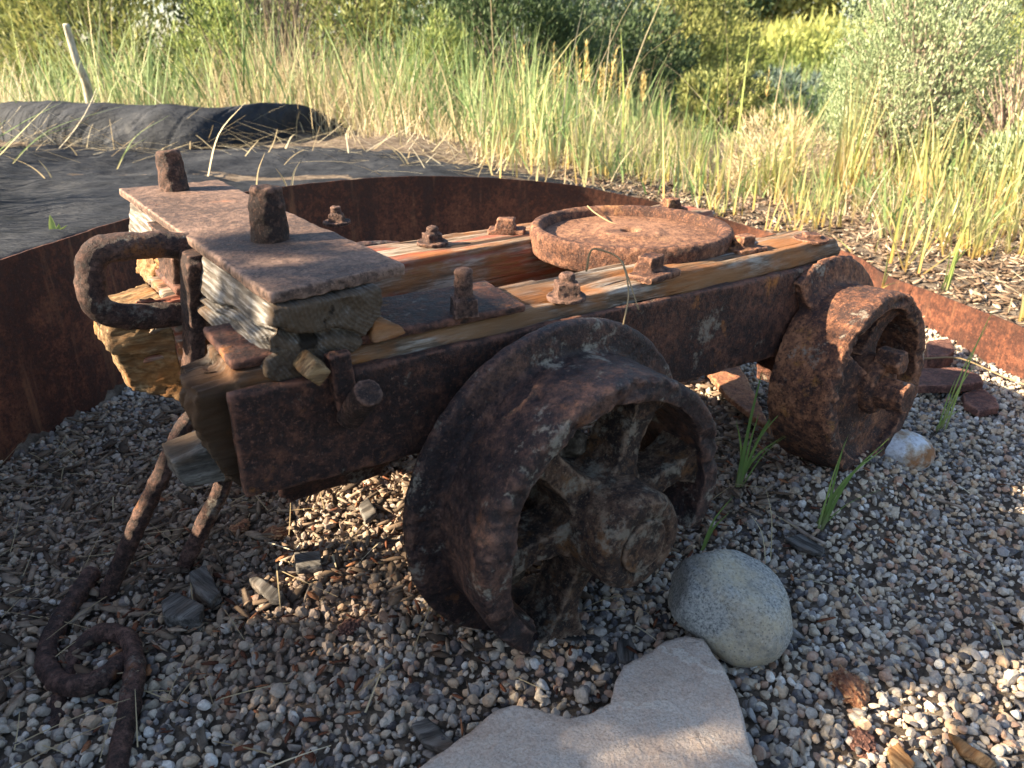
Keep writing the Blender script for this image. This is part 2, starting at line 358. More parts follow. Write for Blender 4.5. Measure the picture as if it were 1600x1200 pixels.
def fibres(parent, mat, u0, w0, w1, z0, z1, n, seed, lmax, name='splintered_end', axis=0, s=1):
    rg = np.random.default_rng(seed); V = []; F = []
    for k in range(n):
        w_ = rg.uniform(w0, w1); z_ = rg.uniform(z0, z1); a = rg.uniform(.0012, .0042); b = rg.uniform(.0008, .0024); L = lmax * (.15 + .85 * rg.random() ** 2); dw, dz = rg.normal(0, .10, 2) * L; uu = u0 + s * rg.uniform(0, .03); ro = rg.uniform(-.8, .8)
        cr = [(-a, -b), (a, -b * .6), (a * .7, b), (-a * .8, b * .8)]; cr = [(x * math.cos(ro) - y * math.sin(ro), x * math.sin(ro) + y * math.cos(ro)) for x, y in cr]; o = len(V)
        for f, sc_, of in ((0, 1, 0), (.55, .85, .3), (1, .25, 1)):
            for x, y in cr: V.append((uu - s * L * f, w_ + x * sc_ + dw * of, z_ + y * sc_ + dz * of))
        for r_ in (0, 4):
            for j in range(4): F.append((o + r_ + j, o + r_ + (j + 1) % 4, o + r_ + 4 + (j + 1) % 4, o + r_ + 4 + j))
        F.append((o + 8, o + 9, o + 10, o + 11))
    V = np.array(V)
    if axis == 1: V = V[:, [1, 0, 2]]
    return tag(np_mesh(name, V, np.array(F), mat, parent, smooth=False), kind='stuff')
fibres(near_beam, M['beam'], -.275, .088, .188, .300, .420, 40, 41, .016)
fibres(far_beam, M['rotten'], -.285, .392, .495, .300, .415, 50, 42, .022)
fibres(near_beam, M['beam'], .77, .108, .186, .25, .405, 70, 43, .03, s=-1)
# iron side plate on the near beam (a sheet following the beam, its upper edge a little bent)
def wp(u): return .067 + .024 * max(0, u + .1)
bm = bmesh.new(); ring = []; n = 16
for i in range(n + 1):
    u = -.282 + 1.085 * i / n; bow = .004 * math.sin(u * 9)
    P = [(u, wp(u) + bow * .3, zb(u)), (u, wp(u) + .013, zb(u)), (u, wp(u) + .013, zt(u)), (u, wp(u) + bow * .3, zt(u) + bow * .5)]
    ring.append([bm.verts.new(p) for p in P])
for a, b in zip(ring, ring[1:]):
    for k in range(4): bm.faces.new((a[k], a[(k + 1) % 4], b[(k + 1) % 4], b[k]))
bm.faces.new(ring[0]); bm.faces.new(ring[-1][::-1])
solid('side_plate', bm, M['plate'], near_beam, .004, .0012, 70, .0015, 20, 7)
bm = bmesh.new(); ring = []
for i in range(n + 1):
    u = -.26 + 1.05 * i / n
    ring.append([bm.verts.new(p) for p in [(u, .502, zb(u)), (u, .514, zb(u)), (u, .514, zt(u)), (u, .502, zt(u))]])
for a, b in zip(ring, ring[1:]):
    for k in range(4): bm.faces.new((a[k], a[(k + 1) % 4], b[(k + 1) % 4], b[k]))
bm.faces.new(ring[0]); bm.faces.new(ring[-1][::-1])
solid('side_plate', bm, M['plate'], far_beam, .005, .0012, 70, .0015, 20, 8)
# flat iron strip on top of the near beam
zs = .4275
bm = bmesh.new(); hexa(bm, [(-.268, .095, zs), (.078, .079, zs - .003), (.096, .194, zs - .003), (-.262, .215, zs), (-.268, .095, zs + .011), (.078, .079, zs + .008), (.096, .194, zs + .008), (-.262, .215, zs + .011)])
solid('top_strip', bm, M['plate'], near_beam, .0035, .0010, 80, .001, 20, 9)
bm = bmesh.new(); hexa(bm, [(-.25, .385, zs), (.02, .385, zs), (.02, .50, zs), (-.25, .50, zs), (-.25, .385, zs + .010), (.02, .385, zs + .010), (.02, .50, zs + .010), (-.25, .50, zs + .010)])
solid('top_strip', bm, M['plate'], far_beam, .004, .0010, 80, .001, 20, 10)

# bumper block: timber across the left end, iron cover plate and two pins on top
Z0, Z1 = .428, .487
bm = bmesh.new()
prism(bm, [(-.241, .420), (-.222, .408), (-.185, .412), (-.142, .428), (-.110, .460), (-.107, .488), (-.224, .488)], 1, .078, .745)
def block_cut(V, N):
    V = V.copy(); V0 = V.copy()
    e = np.clip((.115 - V[:, 1]) / .03, 0, 1)
    V[:, 1] += e * np.clip(fbm(V * np.array([40, 2, 40]), 1, 4, 21) + .1, 0, 1) * .010
    e2 = np.clip((V[:, 1] - .69) / .05, 0, 1); V[:, 1] -= e2 * np.clip(fbm(V * np.array([30, 2, 30]), 1, 4, 23) + .3, 0, 1) * .03
    # long checks in the left face and a big crack through the end
    zc = .462 - .10 * (V0[:, 1] - .1) + .004 * np.sin(V0[:, 1] * 40); d = np.abs(V0[:, 2] - zc)
    face = np.clip((-.212 - V0[:, 0]) / .01, 0, 1); V[:, 0] += face * np.exp(-(d / .0032) ** 2) * .011
    zc2 = .444 - .05 * (V0[:, 1] - .1) + .004 * np.sin(V0[:, 1] * 31 + 2); d = np.abs(V0[:, 2] - zc2); V[:, 0] += face * np.exp(-(d / .003) ** 2) * .009 * (V0[:, 1] < .4)
    ze = .457 - .28 * (V0[:, 0] + .20) + .004 * np.sin(V0[:, 0] * 70); d = np.abs(V0[:, 2] - ze); V[:, 1] += e * np.exp(-(d / .003) ** 2) * .022 * np.clip((-.125 - V0[:, 0]) / .02, 0, 1)
    hole = np.exp(-(((V0[:, 1] - .10) / .013) ** 2 + ((V0[:, 2] - .447) / .010) ** 2)); V[:, 0] += face * hole * .02
    return V
block = solid('bumper_block', bm, M['block'], cart, .0026, .0022, 110, .0022, 14, 11, cut=block_cut, stretch=(1, .1, 1), sm=1)
bm = bmesh.new(); hexa(bm, [(-.226, .083, .490), (-.066, .108, .488), (-.066, .792, .488), (-.229, .790, .490), (-.226, .083, .5035), (-.066, .108, .502), (-.066, .792, .502), (-.229, .790, .5035)])
solid('cover_plate', bm, M['cover'], block, .0032, .0010, 90, .0016, 14, 12)
def pin(u, wv, r, h, lean, seed):
    bm = bmesh.new(); tube(bm, [(u, wv, .47), (u, wv, .503), (u + lean[0] * .5, wv + lean[1] * .5, .503 + h * .5), (u + lean[0], wv + lean[1], .503 + h)], [r * 1.1, r * 1.1, r, r * .86], 14)
    solid('pin', bm, M['bolt'], block, .0028, .0028, 90, .002, 30, seed)
fibres(block, M['block'], .10, -.215, -.115, .432, .480, 60, 44, .022, axis=1)
fibres(block, M['rotten'], .49, -.245, -.20, .40, .45, 60, 45, .05, axis=1)
pin(-.156, .725, .0205, .062, (.0, .004), 13); pin(-.147, .302, .0215, .062, (.003, 0), 14)
# yellow rotten timber under the bumper, far side
bm = bmesh.new(); hexa(bm, [(-.255, .50, .40), (-.16, .46, .40), (-.16, .60, .40), (-.255, .60, .41), (-.25, .50, .455), (-.16, .46, .44), (-.16, .60, .44), (-.248, .60, .45)])
solid('broken_timber', bm, M['rotten'], block, .0025, .004, 160, .006, 40, 15, sm=1)
# wooden peg sticking out under the block, scraps beside it
p0, p1 = lw(462, 552, .12), lw(498, 585, .030)
bm = bmesh.new(); tube(bm, [p0, (p0 + p1) / 2, p1], [.0145, .0145, .0135], 4)
solid('wooden_peg', bm, M['rotten'], block, .0026, .0015, 90, .0015, 40, 16, sm=1)
bm = bmesh.new(); a = lw(575, 520, .1); hexa(bm, [(-.125, .075, .43), (-.085, .075, .435), (-.085, .13, .435), (-.125, .13, .43), (-.122, .082, .455), (-.098, .085, .445), (-.098, .13, .445), (-.122, .13, .455)])
solid('broken_timber', bm, M['beam'], block, .003, .003, 80, .003, 30, 17)
# iron strap on the left face with the D shaped coupling ring through it
bm = bmesh.new()
def bar(bm, pts, wid, th):   # flat bar hugging the left face; wid along w, th along u
    for a, b in zip(pts, pts[1:]):
        a = Vector(a); b = Vector(b); h = wid / 2
        hexa(bm, [a + Vector((0, -h, 0)), a + Vector((th, -h, 0)), a + Vector((th, h, 0)), a + Vector((0, h, 0)), b + Vector((0, -h, -.002)), b + Vector((th, -h, -.002)), b + Vector((th, h, -.002)), b + Vector((0, h, -.002))])
bar(bm, [(-.2635, .352, .335), (-.252, .347, .40), (-.2445, .338, .484)], .040, .020)
bar(bm, [(-.258, .452, .36), (-.249, .448, .41), (-.2425, .44, .486)], .085, .018)
hexa(bm, [(-.243, .33, .472), (-.215, .33, .472), (-.215, .49, .472), (-.243, .49, .472), (-.240, .325, .4895), (-.215, .325, .4895), (-.215, .56, .4895), (-.237, .56, .4895)])
strap = solid('strap', bm, M['bolt'], block, .003, .0016, 90, .002, 25, 18)
wd = .385
pts = spline([lw(*q, wd) for q in [(300, 385), (262, 383), (215, 384), (180, 386), (156, 392), (143, 410), (140, 436), (145, 464), (157, 483), (182, 492), (225, 494), (283, 489), (310, 487)]], 5)
bm = bmesh.new(); tube(bm, pts, .0166, 16)
solid('coupling_ring', bm, M['bar'], block, .003, .0020, 80, .0018, 30, 19)

# bolts, nuts and washers
def bolt(parent, u, wv, z, rn=.0165, hn=.020, sh=.012, rs=.010, rwash=.026, sides=4, ang=.3, seed=0, mat='bolt', lean=(0, 0)):
    bm = bmesh.new(); ax = Vector((lean[0], lean[1], 1)); c = Vector((u, wv, z))
    if rwash: cyl(bm, c, ax, rwash, .006, 20)
    Mx = Matrix.Rotation(ang, 3, 'Z'); P = []
    for h, s in ((.003, 1.06), (.003 + hn, .95)):
        for k in range(sides): P.append(c + ax * h + Mx @ Vector((math.cos(2 * math.pi * k / sides), math.sin(2 * math.pi * k / sides), 0)) * rn * 1.25 * s)
    A = [bm.verts.new(p) for p in P[:sides]]; B = [bm.verts.new(p) for p in P[sides:]]
    bm.faces.new(A); bm.faces.new(B)
    for k in range(sides): bm.faces.new((A[k], A[(k + 1) % sides], B[(k + 1) % sides], B[k]))
    if sh:
        cyl(bm, c + ax * .002, ax, rs * .9, hn + sh, 14, rs * .85)
        for k in range(int(sh / .0045)): cyl(bm, c + ax * (hn + .004 + k * .0045), ax, rs * 1.06, .0024, 14, rs * 1.0)
    return solid('bolt', bm, M[mat], parent, .0018, .0012, 190, .0015, 50, seed + 30, sm=1)
q = lz(885, 465, .424); bolt(near_beam, q[0], q[1], .422, seed=1)
q = lz(676, 380, .425); bolt(far_beam, q[0], q[1], .423, .015, .016, .012, seed=2, ang=.7)
q = lz(725, 488, .438); bolt(near_beam, q[0], q[1], .432, .0155, .021, .034, .0105, 0, 4, .5, 3, lean=(.05, .05))
q = lz(527, 352, .43); bolt(far_beam, q[0], q[1], .432, .014, .015, .014, .009, .024, 4, .2, 4)
q = lz(1267, 374, .415); bolt(near_beam, q[0], q[1], .412, .015, .010, 0, rwash=.03, seed=5, mat='ring', ang=.1)
bolt(far_beam, .70, .44, .415, .015, .012, 0, rwash=.028, seed=6, mat='ring')
# turntable ring lying across the two beams
rc = (.464, .304)
Mr = Matrix.Translation((rc[0], rc[1], .4165))
RR = .167
bm = bmesh.new(); lathe(bm, [(RR - .019, -.012), (RR - .004, -.021), (RR + .001, -.016), (RR + .003, .018), (RR - .001, .026), (RR - .012, .0265), (RR - .018, .021), (RR - .022, .008)], Mr, 120)
ring_o = solid('turntable_ring', bm, M['ring'], cart, .003, .0012, 70, .0016, 18, 50)
bm = bmesh.new(); lathe(bm, [(.013, -.006), (RR - .010, -.006), (RR - .010, .0095), (RR - .03, .010), (RR - .045, .0085), (.066, .0105), (.060, .0125), (.050, .0165), (.020, .0165), (.013, .014)], Mr, 96)
solid('pan_floor', bm, M['pan'], ring_o, .003, .0009, 90, .0012, 25, 51)
def clip(u, wv, z, rz, seed, s=1.):
    bm = bmesh.new(); Mx = Matrix.Translation((u, wv, z)) @ Matrix.Rotation(rz, 4, 'Z') @ Matrix.Scale(s, 4)
    for a, b in (((-.036, -.021, 0), (.034, .022, .009)), ((-.020, .006, .006), (.018, .022, .020)), ((-.016, -.005, .008), (.016, .020, .030))):
        x0, y0, z0 = a; x1, y1, z1 = b
        hexa(bm, [Mx @ Vector(p) for p in [(x0, y0, z0), (x1, y0, z0), (x1, y1, z0), (x0, y1, z0), (x0, y0, z1), (x1, y0, z1), (x1, y1, z1), (x0, y1, z1)]])
    return solid('clip', bm, M['ring'], ring_o, .0025, .0018, 110, .002, 40, seed + 60)
q = lz(1022, 432, .421); clip(q[0], q[1], .420, .15, 1)
q = lz(1170, 393, .416); clip(q[0], q[1] + .005, .415, -.1, 2, .85)
q = lz(1045, 322, .43); clip(q[0], q[1], .42, 2.9, 3, .9)
clip(rc[0] - .15, rc[1] + .15, .42, 2.4, 4, .9)
# iron stub and hanging strap on the side plate
a, b = lw(546, 652, .064), lw(576, 612, .012)
bm = bmesh.new(); cyl(bm, a, b - a, .0150, np.linalg.norm(b - a), 16, .0145)
solid('iron_stub', bm, M['bolt'], near_beam, .0026, .0012, 110, .001, 40, 70)
bm = bmesh.new(); a = [lw(*q, .06) for q in [(530, 552), (536, 590), (546, 640)]]
for p, q in zip(a, a[1:]): hexa(bm, [q + (-.013, -.004, 0), q + (.012, -.004, 0), q + (.012, .012, 0), q + (-.013, .012, 0), p + (-.013, -.004, 0), p + (.012, -.004, 0), p + (.012, .012, 0), p + (-.013, .012, 0)])
solid('hanging_strap', bm, M['plate'], near_beam, .003, .0015, 90, .001, 40, 71)
# trough shaped bracket under the left end, axle boxes, axles
bm = bmesh.new()
hexa(bm, [(-.21, .20, .205), (-.06, .20, .20), (-.06, .212, .20), (-.21, .212, .205), (-.21, .155, .285), (-.06, .155, .28), (-.06, .167, .28), (-.21, .167, .285)])
hexa(bm, [(-.20, .20, .196), (-.07, .20, .19), (-.07, .26, .19), (-.20, .26, .196), (-.20, .20, .208), (-.07, .20, .204), (-.07, .26, .204), (-.20, .26, .208)])
solid('bracket', bm, M['plate'], near_beam, .004, .002, 60, .002, 20, 72)

# wheels -----------------------------------------------------------
def wheel_matrix(c, yaw=0., tilt=0., spin=0.):   # local z = outward (-w), local x along u
    B = Matrix(((1, 0, 0), (0, 0, -1), (0, 1, 0))).to_4x4()
    return Matrix.Translation(c) @ Matrix.Rotation(yaw, 4, 'Z') @ Matrix.Rotation(tilt, 4, 'X') @ B @ Matrix.Rotation(spin, 4, 'Z')
def wheel(c, yaw, tilt, Rf, R0, R1, wid, spokes, mat, seed, rim_arc=None, flange_arc=None, hub=(.061, .155, .055), mirror=False, vox=.0032, cap=True, nut=False, wear=True, web=None, foff=(0, 0), fback=-.020, smat=None):
    Mw = wheel_matrix(c, yaw, tilt)
    if mirror: Mw = Mw @ Matrix.Rotation(math.pi, 4, 'X')
    th = .028; smat = smat or mat
    bm = bmesh.new()
    prof = [(R1 - th, wid), (R1 - .004, wid + .001), (R1, wid - .006), (R0, .006), (R0, -.012), (R0 - th * 1.1, -.012), (R0 - th * 1.15, .02), (R1 - th * 1.05, wid * .6)]
    lathe(bm, prof, Mw, 120, *(rim_arc or ()))
    fp = [(R0 - .03, fback), (Rf - .006, fback), (Rf, -.012), (Rf, -.004), (Rf - .004, .001), (R0 + .002, .005), (R0 - .012, .012), (R0 - .03, 0)]
    lathe(bm, fp, Mw @ Matrix.Translation((*foff, 0)), 120, *(flange_arc or ()))
    if web: lathe(bm, [(hub[0] * .7, wid * .35), (R1 - th * .6, wid * .45), (R1 - th * .6, wid - .012), (R1 - th - .02, wid - .022), (hub[0] * 1.3, wid - .014), (hub[0] * .7, wid - .004)], Mw, 90, *web)
    Mi = Mw.inverted()
    Mi_n = np.array(Mi)
    def worn(V, N):
        L = V @ Mi_n[:3, :3].T + Mi_n[:3, 3]; th_ = np.arctan2(L[:, 1], L[:, 0]); V = V.copy()
        n = fbm(V, 24, 4, seed + 3); n2 = fbm(V, 70, 3, seed + 4)
        edge = np.clip((L[:, 2] - (wid - .022)) / .02, 0, 1)
        out = np.array((Mw.to_3x3() @ Vector((0, 0, 1))))
        V -= (edge * np.clip(n + .05, 0, .6) * .022)[:, None] * out[None]
        pit = np.clip(n2 - .28, 0, 1) * .006; V -= N * pit[:, None]
        if rim_arc:  # corroded lower left of the rim: flared and eaten
            e = np.exp(-((np.mod(th_ - R(172) + math.pi, 2 * math.pi) - math.pi) / R(24)) ** 2) * np.clip((L[:, 2] - .03) / .06, 0, 1)
            V += N * (e * (.010 + .010 * n))[:, None]
            for aa, sgn in ((rim_arc[0], 1), (rim_arc[1], -1)):   # pointed broken ends
                d = (th_ - aa) * sgn; d = np.mod(d + math.pi, 2 * math.pi) - math.pi
                k = np.clip(1 - d / R(26), 0, 1) * (d > -.1) * (L[:, 2] > .02)
                V += (k * np.clip(wid - L[:, 2], 0, 1) * .75)[:, None] * out[None]
        return V
    rim = solid('wheel', bm, M[mat], cart, vox, .0014, 80, .0022, 16, seed, cut=worn)
    if mirror: hb, ht = -.015, .04
    else: hb, ht = -.03, hub[1]
    bm = bmesh.new(); lathe(bm, [(.018, hb), (hub[0] * 1.12, hb), (hub[0] * 1.15, .03), (hub[0] * 1.02, .075), (hub[0], ht - .012), (hub[0] - .006, ht - .002), (hub[2] * .70, ht), (hub[2] * .68, ht - .004), (.018, ht - .004)], Mw, 72)
    solid('hub', bm, M[smat], rim, vox * .9, .0016, 80, .0024, 22, seed + 1)
    if cap:
        bm = bmesh.new(); cyl(bm, Mw @ Vector((0, 0, ht - .02)), Mw.to_3x3() @ Vector((0, 0, 1)), hub[2] * .64, .021, 40, hub[2] * .61)
        solid('hub_cap', bm, M[smat], rim, .0025, .0010, 90, .0012, 40, seed + 2)
    if nut:
        bm = bmesh.new(); P = Mw @ Vector((-.010, -.006, ht - .006)); d = Mw.to_3x3() @ Vector((0, 0, 1)); cyl(bm, P, d, .029, .050, 8, .026)
        P2 = Mw @ Vector((.004, .046, ht - .018)); cyl(bm, P2, d, .024, .040, 6, .021)
        solid('axle_nut', bm, M[mat], rim, .0025, .0016, 90, .0015, 40, seed + 2)
    for k, (ang, wr, wd_) in enumerate(spokes):
        bm = bmesh.new(); Ms = Mw @ Matrix.Rotation(R(ang), 4, 'Z'); ring = []
        r0, r1 = hub[0] * .8, R1 - th * .6
        for i in range(11):
            t = i / 10; r = r0 + (r1 - r0) * t
            fl = 1 + 1.1 * max(0, (.3 - t) / .3) ** 2 + 1.7 * max(0, (t - .62) / .38) ** 2
            hw = wr * fl; top = (wid - .012) * t + (ht * .62) * (1 - t) - .010 * math.sin(math.pi * t); bot = top - wd_ * (1 + .2 * abs(2 * t - 1))
            ring.append([bm.verts.new(Ms @ Vector(p)) for p in [(r, -hw, bot), (r, hw, bot), (r, hw * .72, top), (r, -hw * .72, top)]])
        for a, b in zip(ring, ring[1:]):
            for j in range(4): bm.faces.new((a[j], a[(j + 1) % 4], b[(j + 1) % 4], b[j]))
        bm.faces.new(ring[0]); bm.faces.new(ring[-1][::-1])
        solid('spoke', bm, M[smat], rim, vox * .9, .0022, 100, .0030, 26, seed + 10 + k, sm=2)
    return rim, Mw
sp6 = [(a, .0205, .048) for a in (7, 67, 131, 186, 250)]
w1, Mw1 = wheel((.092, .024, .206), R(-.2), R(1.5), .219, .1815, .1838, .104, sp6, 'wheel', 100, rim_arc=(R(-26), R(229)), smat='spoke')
tag(w1, 'near wheel with a broken away lower rim, crusted dark iron')
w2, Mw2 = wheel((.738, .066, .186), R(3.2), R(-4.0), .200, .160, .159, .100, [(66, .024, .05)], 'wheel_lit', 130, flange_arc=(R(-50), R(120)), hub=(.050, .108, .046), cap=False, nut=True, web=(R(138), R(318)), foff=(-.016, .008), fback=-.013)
tag(w2, 'far wheel with orange sunlit tread and a broken flange')
sp6b = [(20 + 60 * k, .0155, .045) for k in range(6)]
for (u, r) in ((.09, .206), (.745, .19)):
    wheel((u, .556, r), 0, 0, .212 if u < .5 else .2, .19 if u < .5 else .172, .18 if u < .5 else .16, .10, sp6b, 'wheel', 160 + int(u * 20), mirror=True, vox=.0055, cap=False)
for u, z in ((.092, .205), (.745, .189)):
    bm = bmesh.new(); cyl(bm, (u, -.02, z), (0, 1, 0), .021, .62, 20)
    ax = solid('axle', bm, M['plate'], cart, .004, .0012, 60, .001, 20, 190)
    for w0 in (.088, .39):
        bm = bmesh.new(); hexa(bm, [(u - .05, w0, z - .045), (u + .05, w0, z - .045), (u + .05, w0 + .09, z - .045), (u - .05, w0 + .09, z - .045), (u - .07, w0, zb(u) + .002), (u + .07, w0, zb(u) + .002), (u + .07, w0 + .09, zb(u) + .002), (u - .07, w0 + .09, zb(u) + .002)])
        solid('axle_box', bm, M['plate'], ax, .005, .002, 50, .003, 15, 192)
# dirt caked between the lower left spokes of the near wheel
t = NT('caked_dirt'); M['dirt'] = t.fin(t.ramp(t.noise(60, 8, .7), [(.38, (.030, .023, .017)), (.5, (.080, .062, .047)), (.62, (.17, .14, .11))]), .95, t.bump(t.noise(150, 6, .7), .004, 1), .1)
bm = bmesh.new()
for (a, r, h, s) in ((156, .13, .030, .024), (165, .11, .026, .026), (160, .145, .03, .024), (172, .14, .025, .02), (148, .14, .02, .022), (98, .080, .035, .018), (108, .085, .025, .020), (200, .13, .035, .024), (212, .12, .03, .024), (206, .145, .025, .024), (190, .145, .045, .015)):
    P = Mw1 @ Vector((r * math.cos(R(a)), r * math.sin(R(a)), h)); bmesh.ops.create_icosphere(bm, subdivisions=2, radius=s, matrix=Matrix.Translation(P))
solid('caked_dirt', bm, M['dirt'], w1, .0035, .005, 60, .006, 22, 200)

# ------------------------------------------------------------------ STEEL EDGING AND GROUND
EDGE = []      # (x, y, z of the rim): a bent strip of steel round the gravel bed
for px, py, z in [(0, 405, .362), (100, 372, .368), (185, 345, .365), (290, 318, .355), (385, 300, .345), (500, 285, .335), (640, 275, .322), (780, 278, .295), (900, 290, .255), (1000, 310, .205), (1100, 333, .155), (1195, 360, .105)]:
    EDGE.append((*onz(px, py, z)[:2], z))
EDGE += [(1.10, 2.42, .10), (1.105, 2.15, .10), (1.135, 1.97, .108), (1.18, 1.64, .125), (1.25, 1.30, .12), (1.30, .80, .11), (1.22, .2, .11), (.9, -.35, .12), (.3, -.6, .2), (-.4, -.5, .3), (-.85, -.05, .34), (-1.0, .5, .36), (-1.0, 1.0, .362)]
EDGE = np.array(EDGE); EDGE_S = np.array(spline(list(EDGE) + [EDGE[0]], 8))
def edge_sd(X, Y):    # signed distance to the strip in plan (negative inside the bed) and rim height there
    P = np.stack([X, Y], 1); best = np.full(len(P), 1e9); rim = np.zeros(len(P)); ins = np.zeros(len(P), bool); n = len(EDGE_S)
    for i in range(n):
        a = EDGE_S[i]; b = EDGE_S[(i + 1) % n]; d = (b - a)[:2]; L = max(d @ d, 1e-12)
        t = np.clip(((P - a[:2]) @ d) / L, 0, 1); q = P - (a[:2] + t[:, None] * d); dd = np.hypot(q[:, 0], q[:, 1])
        m = dd < best; best[m] = dd[m]; rim[m] = (a[2] + (b[2] - a[2]) * t)[m]
        c = ((a[1] > Y) != (b[1] > Y)); xx = a[0] + (Y - a[1]) * (b[0] - a[0]) / (b[1] - a[1] if abs(b[1] - a[1]) > 1e-9 else 1e-9); ins ^= c & (X < xx)
    return np.where(ins, -best, best), rim
def base_z(X, Y):
    t = np.clip((X + .6) / 1.7, 0, 1); t = t * t * (3 - 2 * t)
    near = .30 * (1 - t) + .085 * t
    f = np.clip((np.hypot(X, Y) - 3.5) / 9, 0, 1); f = f * f * (3 - 2 * f)
    return near * (1 - f) + .02 * f
def ground_z(X, Y):
    X = np.atleast_1d(np.asarray(X, float)); Y = np.atleast_1d(np.asarray(Y, float))
    sd, rim = edge_sd(X, Y)
    P = np.stack([X, Y, X * 0], 1); bump = .012 * fbm(P, 3.5, 3, 4) + .006 * fbm(P, 14, 2, 8)
    du = (X - CO[0]) * CU[0] + (Y - CO[1]) * CU[1]; dw = (X - CO[0]) * CW[0] + (Y - CO[1]) * CW[1]
    inside = bump * .6 + .062 * np.exp(-((du - .70) / .13) ** 2 - ((dw + .035) / .085) ** 2) + .012 * np.exp(-((du - .10) / .20) ** 2 - ((dw + .02) / .12) ** 2) + .015 * np.clip(1 + sd / .25, 0, 1) * (np.clip(Y - 1.2, 0, 1))
    k = np.clip(sd / .05, 0, 1); far = np.clip((sd - .05) / 1.2, 0, 1)
    out = (rim - .035) * (1 - far) + base_z(X, Y) * far + bump * (1 + far)
    return np.where(sd < 0, inside, inside * (1 - k) + out * k)
def gz(x, y): return float(ground_z(x, y)[0])

t = NT('soil')
c = t.ramp(t.noise(30, 8, .7), [(.35, (.055, .042, .031)), (.5, (.13, .10, .075)), (.65, (.25, .20, .15))])
far_c = t.ramp(t.noise(2.5, 6, .6), [(.4, (.13, .12, .05)), (.6, (.27, .23, .11))])
sep = t.n('ShaderNodeSeparateXYZ'); t.l(t.tc, sep.inputs[0])
c = t.mix(t.ramp(t.math('MULTIPLY', sep.outputs[1], .1), [(.5, 0), (.75, 1)]), c, far_c)
M['soil'] = t.fin(c, .95, t.bump(t.noise(90, 8, .75), .008, 1), .1)
def grid_ground():
    xs = np.concatenate([np.linspace(-90, -3.2, 26)[:-1], np.linspace(-3.2, 2.6, 200), np.linspace(2.6, 90, 30)[1:]])
    ys = np.concatenate([np.linspace(-30, -.8, 12)[:-1], np.linspace(-.8, 4.2, 180), np.linspace(4.2, 14, 60)[1:], np.linspace(14, 160, 25)[1:]])
    X, Y = np.meshgrid(xs, ys); V = np.stack([X.ravel(), Y.ravel(), ground_z(X.ravel(), Y.ravel())], 1)
    nx, ny = len(xs), len(ys); i = np.arange(nx * ny).reshape(ny, nx)
    F = np.stack([i[:-1, :-1].ravel(), i[:-1, 1:].ravel(), i[1:, 1:].ravel(), i[1:, :-1].ravel()], 1)
    return tag(np_mesh('ground', V, F, M['soil']), kind='structure')
grid_ground()
def edging():
    P = EDGE_S; n = len(P); V = []; T = .004
    d = np.roll(P, -1, 0)[:, :2] - np.roll(P, 1, 0)[:, :2]; d /= np.linalg.norm(d, axis=1)[:, None]; nn = np.stack([d[:, 1], -d[:, 0]], 1)
    rows = []
    for off, hh in ((0, -.06), (0, .25), (0, .6), (0, .92), (0, 1), (1, 1), (1, .5), (1, -.06)):
        q = P.copy(); q[:, 2] = np.where(hh < 0, -.06, q[:, 2] * hh); q[:, :2] += nn * (T * off)
        w = fbm(P, 2.2, 3, 4) * .012; q[:, :2] += nn * w[:, None]
        q[:, 2] += (hh > .9) * fbm(P, 30, 2, 6) * .002; rows.append(q)
    V = np.concatenate(rows); F = []
    for r in range(len(rows)):
        a = np.arange(n); b = (a + 1) % n; r2 = (r + 1) % len(rows)
        F.append(np.stack([r * n + a, r * n + b, r2 * n + b, r2 * n + a], 1))
    o = np_mesh('steel_edging', V, np.concatenate(F), M['edging'], smooth=False)
    return tag(o, 'long curved strip of rusty sheet steel edging round the gravel bed behind the cart', 'edging strip')
edging()

# ------------------------------------------------------------------ ROCKS
def stone(name, V0fun, sub, mat, label, cat, **k):
    bm = bmesh.new(); bmesh.ops.create_icosphere(bm, subdivisions=sub, radius=1); me = bm_mesh(bm, name); V = co(me).astype(float)
    V = V0fun(V); me.vertices.foreach_set('co', V.astype(np.float32).ravel()); me.polygons.foreach_set('use_smooth', [True] * len(me.polygons)); me.update()
    return tag(link(name, me, mat), label, cat, **k)
t = NT('granite')
c = t.ramp(t.noise(260, 4, .8), [(.36, (.08, .085, .08)), (.47, (.25, .245, .225)), (.62, (.40, .385, .34))])
c = t.mix(t.ramp(t.noise(11, 7, .7), [(.44, 0), (.62, .75)]), c, (.46, .37, .23))
c = t.mix(t.ramp(t.noise(24, 6, .7, t.map(loc=(5, 5, 5))), [(.55, 0), (.68, .6)]), c, (.14, .14, .13))
c = t.mix(t.ramp(t.vor(170, out='Distance'), [(.12, .55), (.25, 0)]), c, (.05, .055, .055))
M['granite'] = t.fin(c, .85, t.bump(t.noise(180, 5, .7), .0018, .7), .3)
bc = np.array([.281, .772, .055])
def boulder(V):
    r0 = np.full(len(V), 1.06)
    rgb = np.random.default_rng(8); D = rgb.normal(size=(9, 3)); D /= np.linalg.norm(D, axis=1)[:, None]
    for d, h in zip(D, rgb.uniform(.86, .97, 9)): q = V @ d; r0 = -np.log(np.exp(-r0 * 28) + np.exp(-np.where(q > .2, h / np.maximum(q, .2), 5) * 28)) / 28
    L = V * r0[:, None] * np.array([.079, .071, .072]); a = R(-28); ca, sa = math.cos(a), math.sin(a)
    L = L * (1 + .085 * fbm(V, 1.2, 3, 3)[:, None] + .012 * fbm(V, 6, 3, 4)[:, None]); L[:, 2] *= np.where(L[:, 2] > 0, .95, .9); L[:, 0] += L[:, 2] * -.16
    X = L[:, 0] * ca - L[:, 1] * sa; Y = L[:, 0] * sa + L[:, 1] * ca
    return np.stack([X, Y, L[:, 2]], 1) + bc
